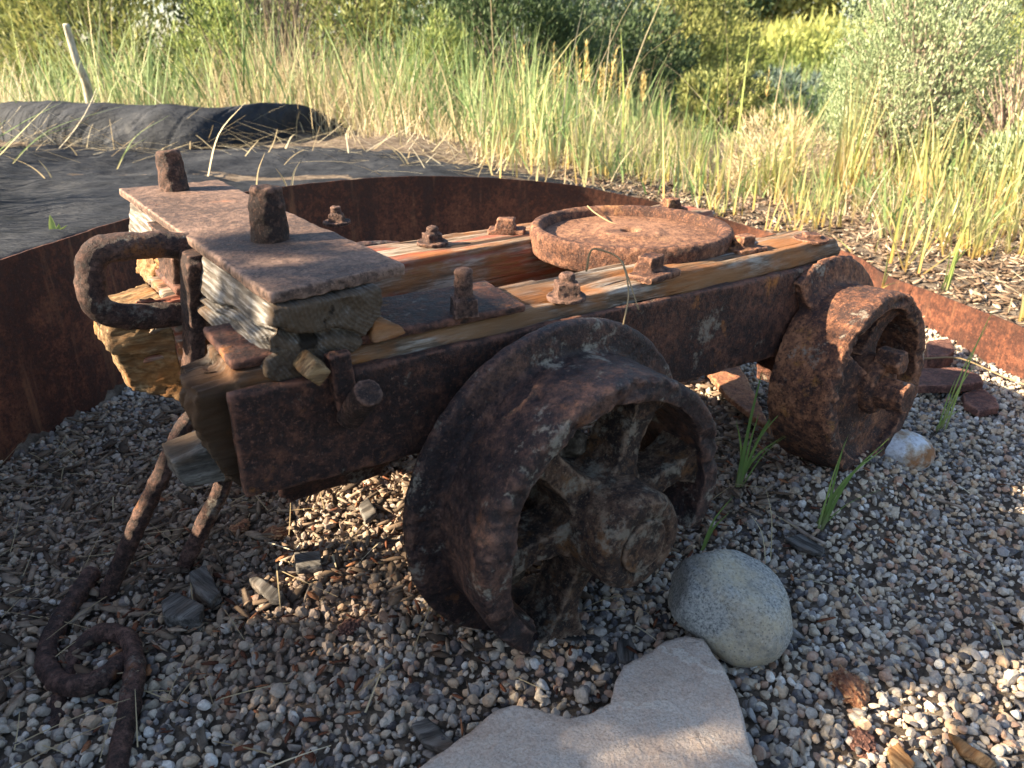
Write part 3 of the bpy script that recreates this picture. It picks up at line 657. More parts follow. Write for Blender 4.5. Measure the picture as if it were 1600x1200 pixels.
stone('boulder', boulder, 6, M['granite'], 'round speckled grey granite boulder against the front wheel of the cart', 'boulder')

# flat sandstone slab
t = NT('sandstone')
v = t.map((1, 1, 1), loc=(-.02, -.38, 0)); n1 = t.noise(4, 5, .5)
ln = t.n('ShaderNodeVectorMath', operation='LENGTH'); t.l(t.map((1, 1.25, 1.5), src=v), ln.inputs[0])
band = t.noise(1, 5, .65, None); bx = t.n('ShaderNodeCombineXYZ'); t.l(t.math('ADD', t.math('MULTIPLY', ln.outputs['Value'], 40), t.math('MULTIPLY', t.noise(7, 7, .65), 11)), bx.inputs[0])
bn = t.noise(1, 4, .6, bx.outputs[0])
c = t.ramp(bn, [(.36, (.41, .285, .215)), (.44, (.57, .46, .37)), (.52, (.50, .375, .29)), (.60, (.65, .55, .45))])
c = t.mix(t.ramp(t.noise(16, 8, .7), [(.42, .0), (.60, .75)]), c, (.55, .47, .40))
c = t.mix(t.ramp(t.noise(330, 4, .7), [(.35, .45), (.55, 0)]), c, (.20, .15, .11))
c = t.mix(t.ramp(t.noise(48, 6, .7, t.map(loc=(3, 1, 2))), [(.60, 0), (.68, .6)]), c, (.25, .19, .14))
M['sandstone'] = t.fin(c, .9, t.bump(t.noise(260, 5, .7), .002, .9, t.bump(bn, .006, .6, t.bump(t.noise(22, 7, .65), .016, .8))), .2)
out_px = [(630, 1215), (700, 1166), (770, 1112), (800, 1101), (850, 1111), (890, 1123), (920, 1116), (953, 1099), (961, 1064), (974, 1038), (1002, 1024), (1040, 1000), (1072, 990), (1098, 996), (1126, 1032), (1152, 1082), (1168, 1140), (1188, 1210), (1200, 1290), (1100, 1380), (850, 1420), (650, 1380), (590, 1290)]
zt_s = .055
pl = [onz(x, y, zt_s) for x, y in out_px]
P = np.concatenate([np.linspace(pl[i], pl[(i + 1) % len(pl)], 8)[:-1] for i in range(len(pl))]); m_ = len(P)
P[:, :2] += .0030 * np.stack([fbm(P, 60, 3, 1), fbm(P, 60, 3, 2)], 1)
cen = onz(1015, 1215, zt_s); V = []; rows = []
for s, z in ((1.015, -.13), (1.012, -.03), (1.006, -.010), (1.0, -.004), (.992, 0), (.96, .001), (.9, .001), (.8, .002), (.68, .002), (.55, .002), (.4, .002), (.2, .002), (.03, .002)):
    q = cen + (P - cen) * np.array([s, s, 1]); q[:, 2] = P[:, 2] * 1.0 * min(1, s) + cen[2] * (1 - min(1, s)) + z
    if z >= -.004: q[:, 2] += .006 * fbm(q, 9, 4, 5) + .002 * fbm(q, 45, 3, 6)
    else: q[:, :2] += (.006 * fbm(q, 30, 3, 7))[:, None] * (q - cen)[:, :2] / np.linalg.norm((q - cen)[:, :2], axis=1)[:, None]
    rows.append(q)
F = []
for r in range(len(rows) - 1):
    a = np.arange(m_); b = (a + 1) % m_; F.append(np.stack([r * m_ + a, r * m_ + b, (r + 1) * m_ + b, (r + 1) * m_ + a], 1))
tag(np_mesh('sandstone_slab', np.concatenate(rows), np.concatenate(F), M['sandstone']), 'flat pinkish banded sandstone slab lying in front of the boulder', 'stone slab')

def angular(seed, c, size, n=16, rot=0, sharp=.72, nz=.05):
    rg = np.random.default_rng(seed); D = rg.normal(size=(n, 3)); D /= np.linalg.norm(D, axis=1)[:, None]; Hh = rg.uniform(sharp, 1, n)
    def f(V):
        r = np.full(len(V), 1.1)
        for d, h in zip(D, Hh): q = V @ d; r = np.minimum(r, np.where(q > .05, h / np.maximum(q, .05), 9))
        L = V * r[:, None] * np.array(size); L = L * (1 + nz * fbm(V, 5, 4, seed)[:, None]); a, b = math.cos(rot), math.sin(rot)
        return np.stack([L[:, 0] * a - L[:, 1] * b, L[:, 0] * b + L[:, 1] * a, L[:, 2]], 1) + np.array(c)
    return f
def rock_mat(name, stops, sc=9, bsc=90, rough=.85):
    t = NT(name); c = t.ramp(t.noise(sc, 7, .65), stops); c = t.mix(t.ramp(t.noise(bsc * 1.5, 4, .7), [(.36, .4), (.55, 0)]), c, tuple(v * .4 for v in stops[0][1]))
    return t.fin(c, rough, t.bump(t.noise(bsc, 5, .7), .003, .8), .25)
M['quartz'] = rock_mat('quartz', [(.40, (.30, .14, .06)), (.48, (.50, .42, .33)), (.56, (.66, .66, .68))], 14)
M['flake'] = rust('rust_flake', (.10, .045, .035), (.19, .085, .06), (.30, .14, .09), 0, 200, .8, 1.2)
M['flake_or'] = rust('orange_rust_flake', (.22, .085, .045), (.38, .16, .08), (.50, .24, .12), 0, 200, .85, 1.2)
q = onz(1402, 742); stone('quartz_rock', angular(5, (q[0], q[1] + .02, .026 + gz(q[0], q[1] + .02) * .7), (.058, .042, .036), 14, -.3), 5, M['quartz'], 'angular white and brown quartz rock beside the far wheel', 'rock')
q = onz(1590, 972); stone('pale_stone', angular(6, (q[0] + .012, q[1], .012), (.018, .014, .011), 12, .3), 4, M['quartz'], 'pale bluish white stone at the right edge of the gravel', 'stone')
# flat pieces of rusty iron scrap
def plate_piece(pxs, z, th, mat, label, name='iron_scrap', cat='scrap iron', seed=0, vox=.0035, amp=.002, group=None):
    bm = bmesh.new(); Q = [onz(x, y, z) for x, y in pxs]; ce = sum(Q) / len(Q)
    A = [bm.verts.new(tuple(p - np.array([0, 0, th]))) for p in Q]; B = [bm.verts.new(tuple(ce + (p - ce) * .97)) for p in Q]
    bm.faces.new(A); bm.faces.new(B); n = len(Q)
    for i in range(n): bm.faces.new((A[i], A[(i + 1) % n], B[(i + 1) % n], B[i]))
    return tag(solid(name, bm, mat, None, vox, amp, 60, amp, 20, seed), label, cat, group)
plate_piece([(1432, 574), (1500, 574), (1534, 586), (1538, 596), (1500, 602), (1432, 603)], .042, .020, M['flake'], 'long flat bar of rusty iron lying on gravel behind the far wheel', seed=3)
plate_piece([(1503, 613), (1535, 606), (1558, 622), (1562, 636), (1530, 642), (1508, 628)], .026, .018, M['flake'], 'small flat lens shaped piece of purple brown iron on the gravel', seed=4)
plate_piece([(1448, 532), (1485, 528), (1494, 546), (1480, 556), (1448, 556)], .05, .035, M['flake'], 'small purplish rusty block against the sunlit steel edging', seed=5)
plate_piece([(1103, 578), (1128, 566), (1152, 563), (1168, 590), (1208, 674), (1172, 648), (1135, 618)], .035, .012, M['flake_or'], 'thin orange sheet of rust lying in the sun under the far end of the cart', seed=9)
def crumple(px, py, s, label, seed, mat='flake_or', cat='rust flake', name='rust_flake', flat=.45):
    q = onz(px, py)
    def f(V):
        L = V * np.array([s, s * .75, s * flat]); n = fbm(V, 2.1, 5, seed); n2 = fbm(V, 5, 3, seed + 2)
        L *= (1 + .6 * n + .25 * n2)[:, None]; a = seed; return np.stack([L[:, 0] * math.cos(a) - L[:, 1] * math.sin(a), L[:, 0] * math.sin(a) + L[:, 1] * math.cos(a), L[:, 2]], 1) + q + np.array([0, 0, s * flat * .6])
    return stone(name, f, 5, M[mat], label, cat)
crumple(1326, 1082, .026, 'crumpled reddish rust flake on the gravel right of the boulder', 11)
crumple(1345, 1166, .018, 'smaller orange brown rust flake near the bottom edge of the gravel', 14, 'flake')
crumple(376, 828, .018, 'orange rusty crumb in the sunlight under the cart', 17)
crumple(432, 838, .020, 'reddish rusty lump in the sunlight under the cart', 19)
crumple(545, 985, .016, 'brown rusty lump in the gravel left of the front wheel', 23, 'flake')

# ------------------------------------------------------------------ IRON LINKS
def rod(name, pts, rad, label, cat, seed, k=6, n=14, vox=.0032):
    bm = bmesh.new(); P = spline(pts, k); tube(bm, P, rad, n)
    return tag(solid(name, bm, M['bar'], None, vox, .0024, 85, .0022, 28, seed), label, cat)
A_ = onz(160, 948, -.008); B_ = onz(283, 897, -.006); T1 = onY(266, 712, A_[1] + .05); T2 = onY(350, 752, B_[1] + .02); TM = onY(312, 690, A_[1] + .07)
rod('hanging_link', [A_, A_ * .5 + T1 * .5 + np.array([.0, 0, .004]), T1, onY(287, 668, A_[1] + .07), onY(318, 640, A_[1] + .09), onY(352, 690, B_[1] + .05), T2, B_ * .5 + T2 * .5, B_], .0122, 'long rusty iron link leaning from under the left end of the cart to the ground', 'iron link', 301)
e0 = onY(299, 748, A_[1] + .05); e1 = onY(326, 722, A_[1] + .09)
bm = bmesh.new(); tube(bm, [e0, (e0 + e1) / 2, e1], [.0155, .0165, .0165], 14)
o = solid('iron_stub', bm, M['bolt'], None, .003, .002, 90, .002, 30, 302); o.parent = cart; o.matrix_parent_inverse = Matrix.LocRotScale(cart.location, cart.rotation_euler, None).inverted()
zc = .014
rod('chain_link', [onz(146, 893, .022), onz(120, 930, .022), onz(84, 990, zc), onz(72, 1035, zc), onz(92, 1066, zc + .004), onz(130, 1070, zc + .014), onz(168, 1054, zc + .012), onz(196, 1030, zc)], .0128, 'rusty iron chain link with one curved end hooked through the other link on the gravel', 'chain link', 303)
rod('chain_link', [onz(88, 1150, -.006), onz(94, 1100, .002), onz(108, 1050, .006), onz(126, 1012, .014), onz(160, 990, .02), onz(196, 996, .022), onz(211, 1030, .026), onz(206, 1085, .020), onz(192, 1150, .016), onz(178, 1230, .014), onz(165, 1330, .008)], .0122, 'long rusty iron chain link running out of the picture at the bottom left', 'chain link', 304)

# ------------------------------------------------------------------ GRAVEL (one mass of pebbles)
def ico(sub):
    bm = bmesh.new(); bmesh.ops.create_icosphere(bm, subdivisions=sub, radius=1); bm.verts.ensure_lookup_table()
    V = np.array([v.co[:] for v in bm.verts]); F = np.array([[v.index for v in f.verts] for f in bm.faces]); bm.free(); return V, F
def pebble_shape(V, seed):
    rg = np.random.default_rng(seed); n = rg.integers(6, 10); D = rg.normal(size=(n, 3)); D /= np.linalg.norm(D, axis=1)[:, None]; Hh = rg.uniform(.55, .95, n)
    r = np.full(len(V), 1.12)
    for d, h in zip(D, Hh): q = V @ d; r = np.minimum(r, np.where(q > .05, h / np.maximum(q, .05), 9))
    return V * r[:, None] * (1 + .05 * fbm(V, 2, 2, seed))[:, None]
def rot_mats(n, rg, flat=.5):
    q = rg.normal(size=(n, 4)); q /= np.linalg.norm(q, axis=1)[:, None]; a, b, c, d = q.T
    Rr = np.stack([1 - 2 * (c * c + d * d), 2 * (b * c - a * d), 2 * (b * d + a * c), 2 * (b * c + a * d), 1 - 2 * (b * b + d * d), 2 * (c * d - a * b), 2 * (b * d - a * c), 2 * (c * d + a * b), 1 - 2 * (b * b + c * c)], 1).reshape(-1, 3, 3)
    return Rr
def scatter_solid(name, pts, sizes, shapes, F, rots, mat, rnd, extra=None, smooth=True):
    n = len(pts); idx = np.arange(n) % len(shapes); nv = len(shapes[0]); B = np.array(shapes)[idx]
    V = np.einsum('nij,nvj->nvi', rots, B * sizes[:, None, :]) + pts[:, None, :]
    FF = (F[None] + (np.arange(n) * nv)[:, None, None]).reshape(-1, F.shape[1])
    at = {'rnd': np.repeat(rnd, nv)}
    for k, v in (extra or {}).items(): at[k] = np.repeat(v, nv)
    return np_mesh(name, V.reshape(-1, 3), FF, mat, attrs=at, smooth=smooth)
t = NT('pebbles')
c = t.ramp(t.attr('rnd'), [(0, (.075, .072, .078)), (.09, (.25, .22, .195)), (.23, (.43, .375, .31)), (.34, (.31, .285, .265)), (.44, (.54, .44, .32)), (.60, (.57, .40, .255)), (.72, (.45, .28, .19)), (.80, (.62, .53, .42)), (.95, (.74, .69, .61)), (1, (.74, .69, .61))], 'CONSTANT')
c = t.mix(t.ramp(t.noise(260, 4, .7), [(.36, .35), (.6, 0)]), c, (.06, .05, .045))
c = t.mix(t.ramp(t.noise(120, 3, .6, t.map(loc=(4, 4, 4))), [(.5, 0), (.7, .4)]), c, (.5, .43, .33))
c = t.mix(t.attr('tan'), c, t.mix(.55, c, (.17, .095, .05)))
M['pebble'] = t.fin(c, .75, t.bump(t.noise(700, 3, .7), .0006, .6), .3)
def pebbles():
    rg = np.random.default_rng(5); sp = .0089
    X, Y = np.meshgrid(np.arange(-1.15, 1.45, sp), np.arange(.36, 2.75, sp)); X = X.ravel() + rg.uniform(-.45, .45, X.size) * sp; Y = Y.ravel() + rg.uniform(-.45, .45, Y.size) * sp
    fwd = Y * math.cos(PITCH) + (CAM_H) * math.sin(PITCH); px = 800 + FPX * X / fwd
    up = Y * math.sin(PITCH) - CAM_H * math.cos(PITCH); py = 600 - FPX * up / fwd
    keep = (px > -90) & (px < 1690) & (py < 1290)
    X, Y = X[keep], Y[keep]; sd, _ = edge_sd(X, Y); k = sd < -.004; X, Y = X[k], Y[k]
    # leave out what the cart hides for good (the far strip of bed behind it)
    L0 = (X - CO[0]) * CU[0] + (Y - CO[1]) * CU[1]; L1 = (X - CO[0]) * CW[0] + (Y - CO[1]) * CW[1]
    k = ~((L1 > .75) & (L0 > -.15) & (L0 < 1.15)); X, Y = X[k], Y[k]; L0 = L0[k]; L1 = L1[k]
    n = len(X); Z = ground_z(X, Y)
    r = np.clip(rg.lognormal(math.log(.0051), .31, n), .0027, .0105)
    layer = rg.random(n) < .38; Z = Z + np.where(layer, .006, .000) + rg.uniform(-.003, .003, n)
    r = np.where(layer, r * .98, r)
    tan = np.clip(1.15 - np.hypot((L0 + .25) / .55, (L1 - .62) / .62), 0, 1) + np.clip(1 - np.abs(L1 - .25) / .35, 0, 1) * .7 * ((L0 > -.35) & (L0 < 1.0))
    tan = np.clip(tan + .25 * fbm(np.stack([X, Y, X * 0], 1), 7, 3, 3), 0, 1)
    sz = r[:, None] * np.stack([rg.uniform(.95, 1.35, n), rg.uniform(.8, 1.1, n), rg.uniform(.55, .9, n)], 1)
    P = np.stack([X, Y, Z], 1); rnd = rg.random(n); Q = rot_mats(n, rg)
    # bias to lie flat
    Vn, Fn = ico(2); Vf, Ff = ico(1)
    near = (np.hypot(X, Y) < .98) & (r > .0046)
    for nm, m, (bv, bf) in (('gravel', near, (Vn, Fn)), ('gravel', ~near, (Vf, Ff))):
        sh = [pebble_shape(bv, 50 + i) for i in range(24)]
        tag(scatter_solid(nm, P[m], sz[m], sh, bf, Q[m], M['pebble'], rnd[m], {'tan': tan[m]}, smooth=False), kind='stuff', label='multicoloured pea gravel covering the bed around the cart', cat='gravel')
    print('pebbles', n, near.sum())
pebbles()

# ------------------------------------------------------------------ BLADES AND LEAVES
def blades(base, az, lean, length, width, curl, K=5, rnd=None, taper=1.0, twist=None):
    """many grass blades as one array: V, F, attributes"""
    n = len(base); t = np.linspace(0, 1, K + 1)[None, :]
    ang = lean[:, None] + curl[:, None] * t ** 1.3           # angle from the vertical along the blade
    ds = length[:, None] / K; sx = np.concatenate([np.zeros((n, 1)), np.cumsum(np.sin(ang[:, :-1]) * ds, 1)], 1); sz = np.concatenate([np.zeros((n, 1)), np.cumsum(np.cos(ang[:, :-1]) * ds, 1)], 1)
    c = np.stack([base[:, 0:1] + np.cos(az)[:, None] * sx, base[:, 1:2] + np.sin(az)[:, None] * sx, base[:, 2:3] + sz], 2)
    tw = (az + math.pi / 2 if twist is None else twist); side = np.stack([np.cos(tw), np.sin(tw), 0 * tw], 1)
    w = width[:, None] * (1 - t ** 2 * taper * .95) * .5
    Lf = c - side[:, None, :] * w[:, :, None]; Rt = c + side[:, None, :] * w[:, :, None]
    V = np.stack([Lf, Rt], 2).reshape(n, -1, 3); m = 2 * (K + 1)
    f = np.array([[2 * k, 2 * k + 1, 2 * k + 3, 2 * k + 2] for k in range(K)])
    F = (f[None] + (np.arange(n) * m)[:, None, None]).reshape(-1, 4)
    rnd = RNG.random(n) if rnd is None else rnd
    return V.reshape(-1, 3), F, {'rnd': np.repeat(rnd, m), 'h': np.tile(np.repeat(t[0], 2), n)}
def foliage_mat(name, stops, base=None, trans=.35, rough=.6, hr=(.0, .45)):
    t = NT(name); c = t.ramp(t.attr('rnd'), stops)
    if base: c = t.mix(t.ramp(t.attr('h'), [(hr[0], 1), (hr[1], 0)]), c, base)
    t.fin(c, rough, None, .25); tr = t.n('ShaderNodeBsdfTranslucent'); t.l(c, tr.inputs[0]); mx = t.n('ShaderNodeMixShader'); mx.inputs[0].default_value = trans
    t.l(t.b.outputs[0], mx.inputs[1]); t.l(tr.outputs[0], mx.inputs[2]); t.l(mx.outputs[0], t.out.inputs[0]); return t.m
M['grass'] = foliage_mat('grass', [(0, (.08, .14, .04)), (.3, (.16, .25, .085)), (.6, (.27, .35, .15)), (.82, (.36, .40, .18)), (.93, (.46, .42, .22)), (1, (.54, .45, .26))], (.46, .38, .20), hr=(0, .28))
M['straw'] = foliage_mat('straw', [(0, (.30, .22, .12)), (.4, (.50, .40, .23)), (.75, (.64, .54, .34)), (1, (.72, .64, .46))], None, .25)
M['yellowgrass'] = foliage_mat('yellow_grass', [(0, (.24, .27, .06)), (.4, (.35, .37, .14)), (.8, (.49, .44, .20)), (1, (.55, .41, .19))], (.55, .34, .10), hr=(0, .4))
M['freshgrass'] = foliage_mat('fresh_grass', [(0, (.10, .17, .045)), (.5, (.20, .29, .08)), (1, (.36, .43, .12))], (.30, .28, .14), .3, .45, hr=(0, .2))
M['sage'] = foliage_mat('sage_leaves', [(0, (.10, .15, .07)), (.4, (.25, .31, .16)), (.7, (.38, .43, .25)), (1, (.54, .56, .38))], None, .25)
M['goldleaf'] = foliage_mat('yellow_flowering_leaves', [(0, (.10, .15, .045)), (.4, (.19, .24, .07)), (.75, (.31, .34, .10)), (1, (.42, .40, .13))], None, .35)
M['darkleaf'] = foliage_mat('dark_leaves', [(0, (.030, .055, .022)), (.5, (.065, .10, .042)), (.85, (.12, .16, .07)), (1, (.20, .22, .11))], None, .25)
M['greyleaf'] = foliage_mat('grey_green_leaves', [(0, (.06, .09, .075)), (.5, (.11, .15, .12)), (1, (.2, .24, .18))], None, .2)
M['oliveleaf'] = foliage_mat('olive_leaves', [(0, (.10, .12, .035)), (.5, (.20, .22, .07)), (1, (.36, .34, .13))], None, .3)
t = NT('twig'); M['twig'] = t.fin(t.ramp(t.noise(40, 5, .6), [(.35, (.16, .115, .085)), (.65, (.42, .34, .27))]), .9, None, .1)
t = NT('bark'); M['bark'] = t.fin(t.ramp(t.noise(30, 6, .6), [(.35, (.07, .055, .04)), (.65, (.2, .165, .13))]), .95, t.bump(t.noise(60, 5), .01, .8), .1)

def join_np(parts):
    V = []; F = []; A = {}; o = 0
    for v, f, a in parts:
        V.append(v); F.append(f + o); o += len(v)
        for k, x in a.items(): A.setdefault(k, []).append(x)
    return np.concatenate(V), np.concatenate(F), {k: np.concatenate(x) for k, x in A.items()}
def clumped(n, area, seed, cl=.05, per=14):
    rg = np.random.default_rng(seed); m = max(1, n // per); c = np.stack([rg.uniform(area[0], area[1], m), rg.uniform(area[2], area[3], m)], 1)
    p = c[rg.integers(0, m, n)] + rg.normal(0, cl, (n, 2)); return p[:, 0], p[:, 1], rg
def meadow(name, n, area, mat, hrange, seed, label, keep=None, width=(.003, .006), lean=.22, curl=.5, cl=.05, per=14, cat='grass', K=5, rb=None):
    X, Y, rg = clumped(n, area, seed, cl, per)
    if keep is not None: m = keep(X, Y, rg); X, Y = X[m], Y[m]
    n = len(X); Z = ground_z(X, Y) - .01
    hn = np.clip(.95 + 1.3 * fbm(np.stack([X, Y, X * 0], 1), 1.3, 3, seed), .4, 1.7)
    V, F, A = blades(np.stack([X, Y, Z], 1), rg.uniform(0, 6.283, n), np.abs(rg.normal(0, lean, n)), rg.uniform(*hrange, n) * hn, rg.uniform(*width, n), np.abs(rg.normal(0, curl, n)), K,
                     np.clip(rg.normal(.5, .24, n) + .25 * fbm(np.stack([X, Y, X * 0], 1), 1.1, 2, seed + 3), 0, 1) if rb is None else np.clip(rg.normal(rb, .2, n), 0, 1), twist=rg.uniform(-.7, .7, n))
    return tag(np_mesh(name, V, F, M[mat], attrs=A), label, cat, kind='stuff')

# ------------------------------------------------------------------ LITTER: chips, straws, twigs
def ramp_mat(name, stops, rough=.9, sc=120):
    t = NT(name); c = t.ramp(t.attr('rnd'), stops); c = t.mix(t.ramp(t.noise(sc, 5, .7), [(.35, .6), (.6, 0)]), c, tuple(v * .3 for v in stops[len(stops) // 2][1]))
    return t.fin(c, rough, t.bump(t.noise(sc * 2, 4, .7), .002, .7), .15)
M['chip'] = ramp_mat('wood_chips', [(0, (.05, .035, .025)), (.25, (.13, .085, .055)), (.5, (.24, .17, .115)), (.72, (.33, .25, .18)), (.9, (.44, .36, .28)), (1, (.56, .49, .40))])
M['mulch'] = ramp_mat('mulch_chips', [(0, (.04, .028, .02)), (.3, (.12, .078, .05)), (.6, (.23, .155, .105)), (.85, (.36, .27, .19)), (1, (.55, .47, .37))])
def chips(name, X, Y, Z, rg, smin, smax, mat, label, cat, tilt=.25, rb=(0, 1)):
    n = len(X); bv, bf = ico(1); sh = [pebble_shape(bv, 90 + i) for i in range(16)]
    L = rg.uniform(smin, smax, n); sz = np.stack([L, L * rg.uniform(.16, .4, n), L * rg.uniform(.06, .15, n)], 1)
    a = rg.uniform(0, 6.283, n); b = rg.normal(0, tilt, n); ca, sa, cb, sb = np.cos(a), np.sin(a), np.cos(b), np.sin(b); z = np.zeros(n); o = np.ones(n)
    A = np.stack([ca, -sa, z, sa, ca, z, z, z, o], 1).reshape(-1, 3, 3); B = np.stack([cb, z, sb, z, o, z, -sb, z, cb], 1).reshape(-1, 3, 3)
    return tag(scatter_solid(name, np.stack([X, Y, Z], 1), sz, sh, bf, A @ B, M[mat], rg.uniform(*rb, n)), label, cat, kind='stuff')
rg = np.random.default_rng(77)
n = 2400; l0 = rg.uniform(-.60, .95, n); l1 = rg.uniform(.0, .80, n) + .25 * (l0 < -.1); X = CO[0] + l0 * CU[0] + l1 * CW[0]; Y = CO[1] + l0 * CU[1] + l1 * CW[1]
k = edge_sd(X, Y)[0] < -.02; X, Y = X[k], Y[k]; chips('wood_chips', X, Y, ground_z(X, Y) + .012, rg, .006, .028, 'chip', 'small wood chips and bark scattered on the gravel under the cart', 'wood chips', rb=(0, .75))
M['rustchip'] = ramp_mat('rust_chips', [(0, (.055, .022, .014)), (.4, (.13, .05, .028)), (.75, (.26, .10, .05)), (1, (.38, .17, .08))])
n = 900; l0 = rg.uniform(-.5, .95, n); l1 = rg.normal(.22, .17, n); X = CO[0] + l0 * CU[0] + l1 * CW[0]; Y = CO[1] + l0 * CU[1] + l1 * CW[1]
chips('rust_flakes', X, Y, ground_z(X, Y) + .013, rg, .003, .014, 'rustchip', 'reddish rust flakes fallen on the gravel under the cart', 'rust flakes')
n = 140; X = rg.uniform(-1, 1.3, n); Y = rg.uniform(.45, 1.7, n); k = edge_sd(X, Y)[0] < -.02; X, Y = X[k], Y[k]
chips('wood_chips', X, Y, ground_z(X, Y) + .013, rg, .005, .015, 'chip', 'stray wood chips on the open gravel', 'wood chips')
n = 20000; X = rg.uniform(.2, 3.2, n); Y = rg.uniform(1.0, 4.2, n); sd = edge_sd(X, Y)[0]; k = (sd > .012) & (rg.random(n) < np.clip(1.5 - (Y - 2.2) / 1.6, .15, 1)); X, Y = X[k], Y[k]
chips('mulch', X, Y, ground_z(X, Y) + .004, rg, .010, .032, 'mulch', 'brown bark mulch outside the steel edging on the right', 'mulch', .35)
def strewn(name, X, Y, rg, lmin, lmax, mat, label, cat, wd=(.0014, .003), lift=.012, lean=(1.25, 1.62), rb=None):
    n = len(X)
    V, F, A = blades(np.stack([X, Y, ground_z(X, Y) + lift], 1), rg.uniform(0, 6.283, n), rg.uniform(*lean, n), rg.uniform(lmin, lmax, n), rg.uniform(*wd, n), rg.normal(.1, .25, n), 5, rg.random(n) if rb is None else rb, taper=.6)
    return tag(np_mesh(name, V, F, M[mat], attrs=A), label, cat, kind='stuff')
n = 190; l0 = rg.uniform(-.62, .6, n); l1 = rg.uniform(.1, .95, n); X = CO[0] + l0 * CU[0] + l1 * CW[0]; Y = CO[1] + l0 * CU[1] + l1 * CW[1]; k = edge_sd(X, Y)[0] < -.03; X, Y = X[k], Y[k]
strewn('straw_litter', X, Y, rg, .03, .13, 'straw', 'dry straw and fine twigs on the gravel under and left of the cart', 'straw', lift=.014, rb=rg.uniform(0, .35, len(X)), wd=(.001, .0022))
n = 70; X = rg.uniform(-.4, 1.2, n); Y = rg.uniform(.45, 1.6, n); k = edge_sd(X, Y)[0] < -.03; X, Y = X[k], Y[k]
strewn('straw_litter', X, Y, rg, .03, .09, 'straw', 'thin pale straws lying on the open gravel', 'straw', lift=.013)
n = 1500; X = rg.uniform(-.5, 2.6, n); Y = rg.uniform(1.5, 4.6, n); k = edge_sd(X, Y)[0] > .17; X, Y = X[k], Y[k]
strewn('straw_litter', X, Y, rg, .05, .20, 'straw', 'dry straw lying on the mulch at the foot of the grass', 'straw', (.002, .0045), .012, (1.15, 1.6))
n = 420; X = rg.uniform(-3.2, .2, n); Y = 3.35 + .18 * rg.normal(size=n) + np.where(X < -1.2, .0, -.12 * (X + 1.2)); k = edge_sd(X, Y)[0] > .32; X, Y = X[k], Y[k]
strewn('straw_litter', X, Y, rg, .10, .42, 'straw', 'dry straw fallen over the back edge of the black fabric', 'straw', (.002, .0045), .022, (1.1, 1.6))

def piece(pxs, z, th, mat, label, name, cat, seed, group=None, amp=.0016):
    o = plate_piece(pxs, z, th, M[mat], label, name, cat, seed, .0024, amp, group)
    V = co(o.data); c = V.mean(0); a = seed * 1.7; T = Matrix.Translation(tuple(float(q) for q in c)) @ Matrix.Rotation(a, 4, 'Z'); o.data.transform(T.inverted()); o.matrix_world = T
    return o
piece([(294, 893), (322, 880), (345, 925), (328, 938), (306, 926)], .030, .018, 'greywood', 'grey weathered wood chip with deep grain standing by the right leg of the leaning link', 'wood_chip', 'wood chip', 31)
piece([(250, 938), (276, 922), (318, 945), (312, 968), (256, 962)], .030, .022, 'greywood', 'grey blocky wood chip just below the grained one', 'wood_chip', 'wood chip', 32)
piece([(458, 862), (500, 860), (504, 882), (462, 887)], .022, .016, 'greywood', 'small rectangular pale grey bark piece in the light under the cart', 'wood_chip', 'wood chip', 33)
piece([(386, 903), (400, 898), (445, 925), (440, 938), (420, 936)], .022, .012, 'greywood', 'pale tapered wood splinter between the leaning link and the front wheel', 'wood_chip', 'wood chip', 34)
piece([(845, 990), (900, 987), (960, 994), (958, 1003), (905, 1006), (855, 998)], .018, .010, 'greywood', 'grey twisted stick with a knot lying below the hub of the front wheel', 'stick', 'stick', 35)
piece([(962, 1000), (980, 985), (994, 1010), (985, 1035), (966, 1030)], .020, .010, 'greywood', 'dark grey bark chip behind the notch of the sandstone slab', 'wood_chip', 'wood chip', 36)
piece([(820, 985), (842, 945), (862, 950), (840, 992)], .02, .012, 'greywood', 'grey wood sliver under the broken rim of the front wheel', 'wood_chip', 'wood chip', 37)
piece([(300, 1140), (320, 1120), (326, 1160), (312, 1178)], .016, .008, 'bark', 'thin brown leaf curled on the gravel near the bottom edge', 'dry_leaf', 'dry leaf', 38, amp=.003)
piece([(640, 1130), (668, 1118), (712, 1160), (700, 1175), (660, 1160)], .020, .012, 'greywood', 'pale split wood chip beside the left point of the sandstone slab', 'wood_chip', 'wood chip', 39)
piece([(1385, 1165), (1405, 1158), (1432, 1190), (1425, 1215), (1395, 1200)], .02, .010, 'rotten', 'tan papery leaf at the bottom edge right of the slab', 'dry_leaf', 'dry leaf', 40, amp=.003)
piece([(1480, 1140), (1500, 1150), (1560, 1192), (1548, 1204), (1500, 1175)], .018, .008, 'rotten', 'tan wood splinter at the bottom right corner of the gravel', 'wood_chip', 'wood chip', 41)
piece([(1225, 838), (1250, 832), (1292, 855), (1284, 864), (1250, 856)], .016, .010, 'greywood', 'flat dark grey chip on the gravel right of the curved grass blade', 'wood_chip', 'wood chip', 42)
piece([(560, 790), (575, 775), (590, 800), (570, 815)], .022, .01, 'greywood', 'pale chip in the sunlit gravel beside the flange of the front wheel', 'wood_chip', 'wood chip', 43)
def stick(name, pts, rad, mat, label, cat, n=7):
    bm = bmesh.new(); P = spline(pts, 5); tube(bm, P, [rad * (1 - .35 * i / (len(P) - 1)) for i in range(len(P))], n); me = bm_mesh(bm, name)
    for p in me.polygons: p.use_smooth = True
    return tag(link(name, me, M[mat]), label, cat)
stick('stick', [onz(1305, 745, .016), onz(1365, 755, .016), onz(1430, 770, .015), onz(1510, 795, .015)], .0042, 'twig', 'long thin grey stick lying on the gravel below the quartz rock', 'stick')
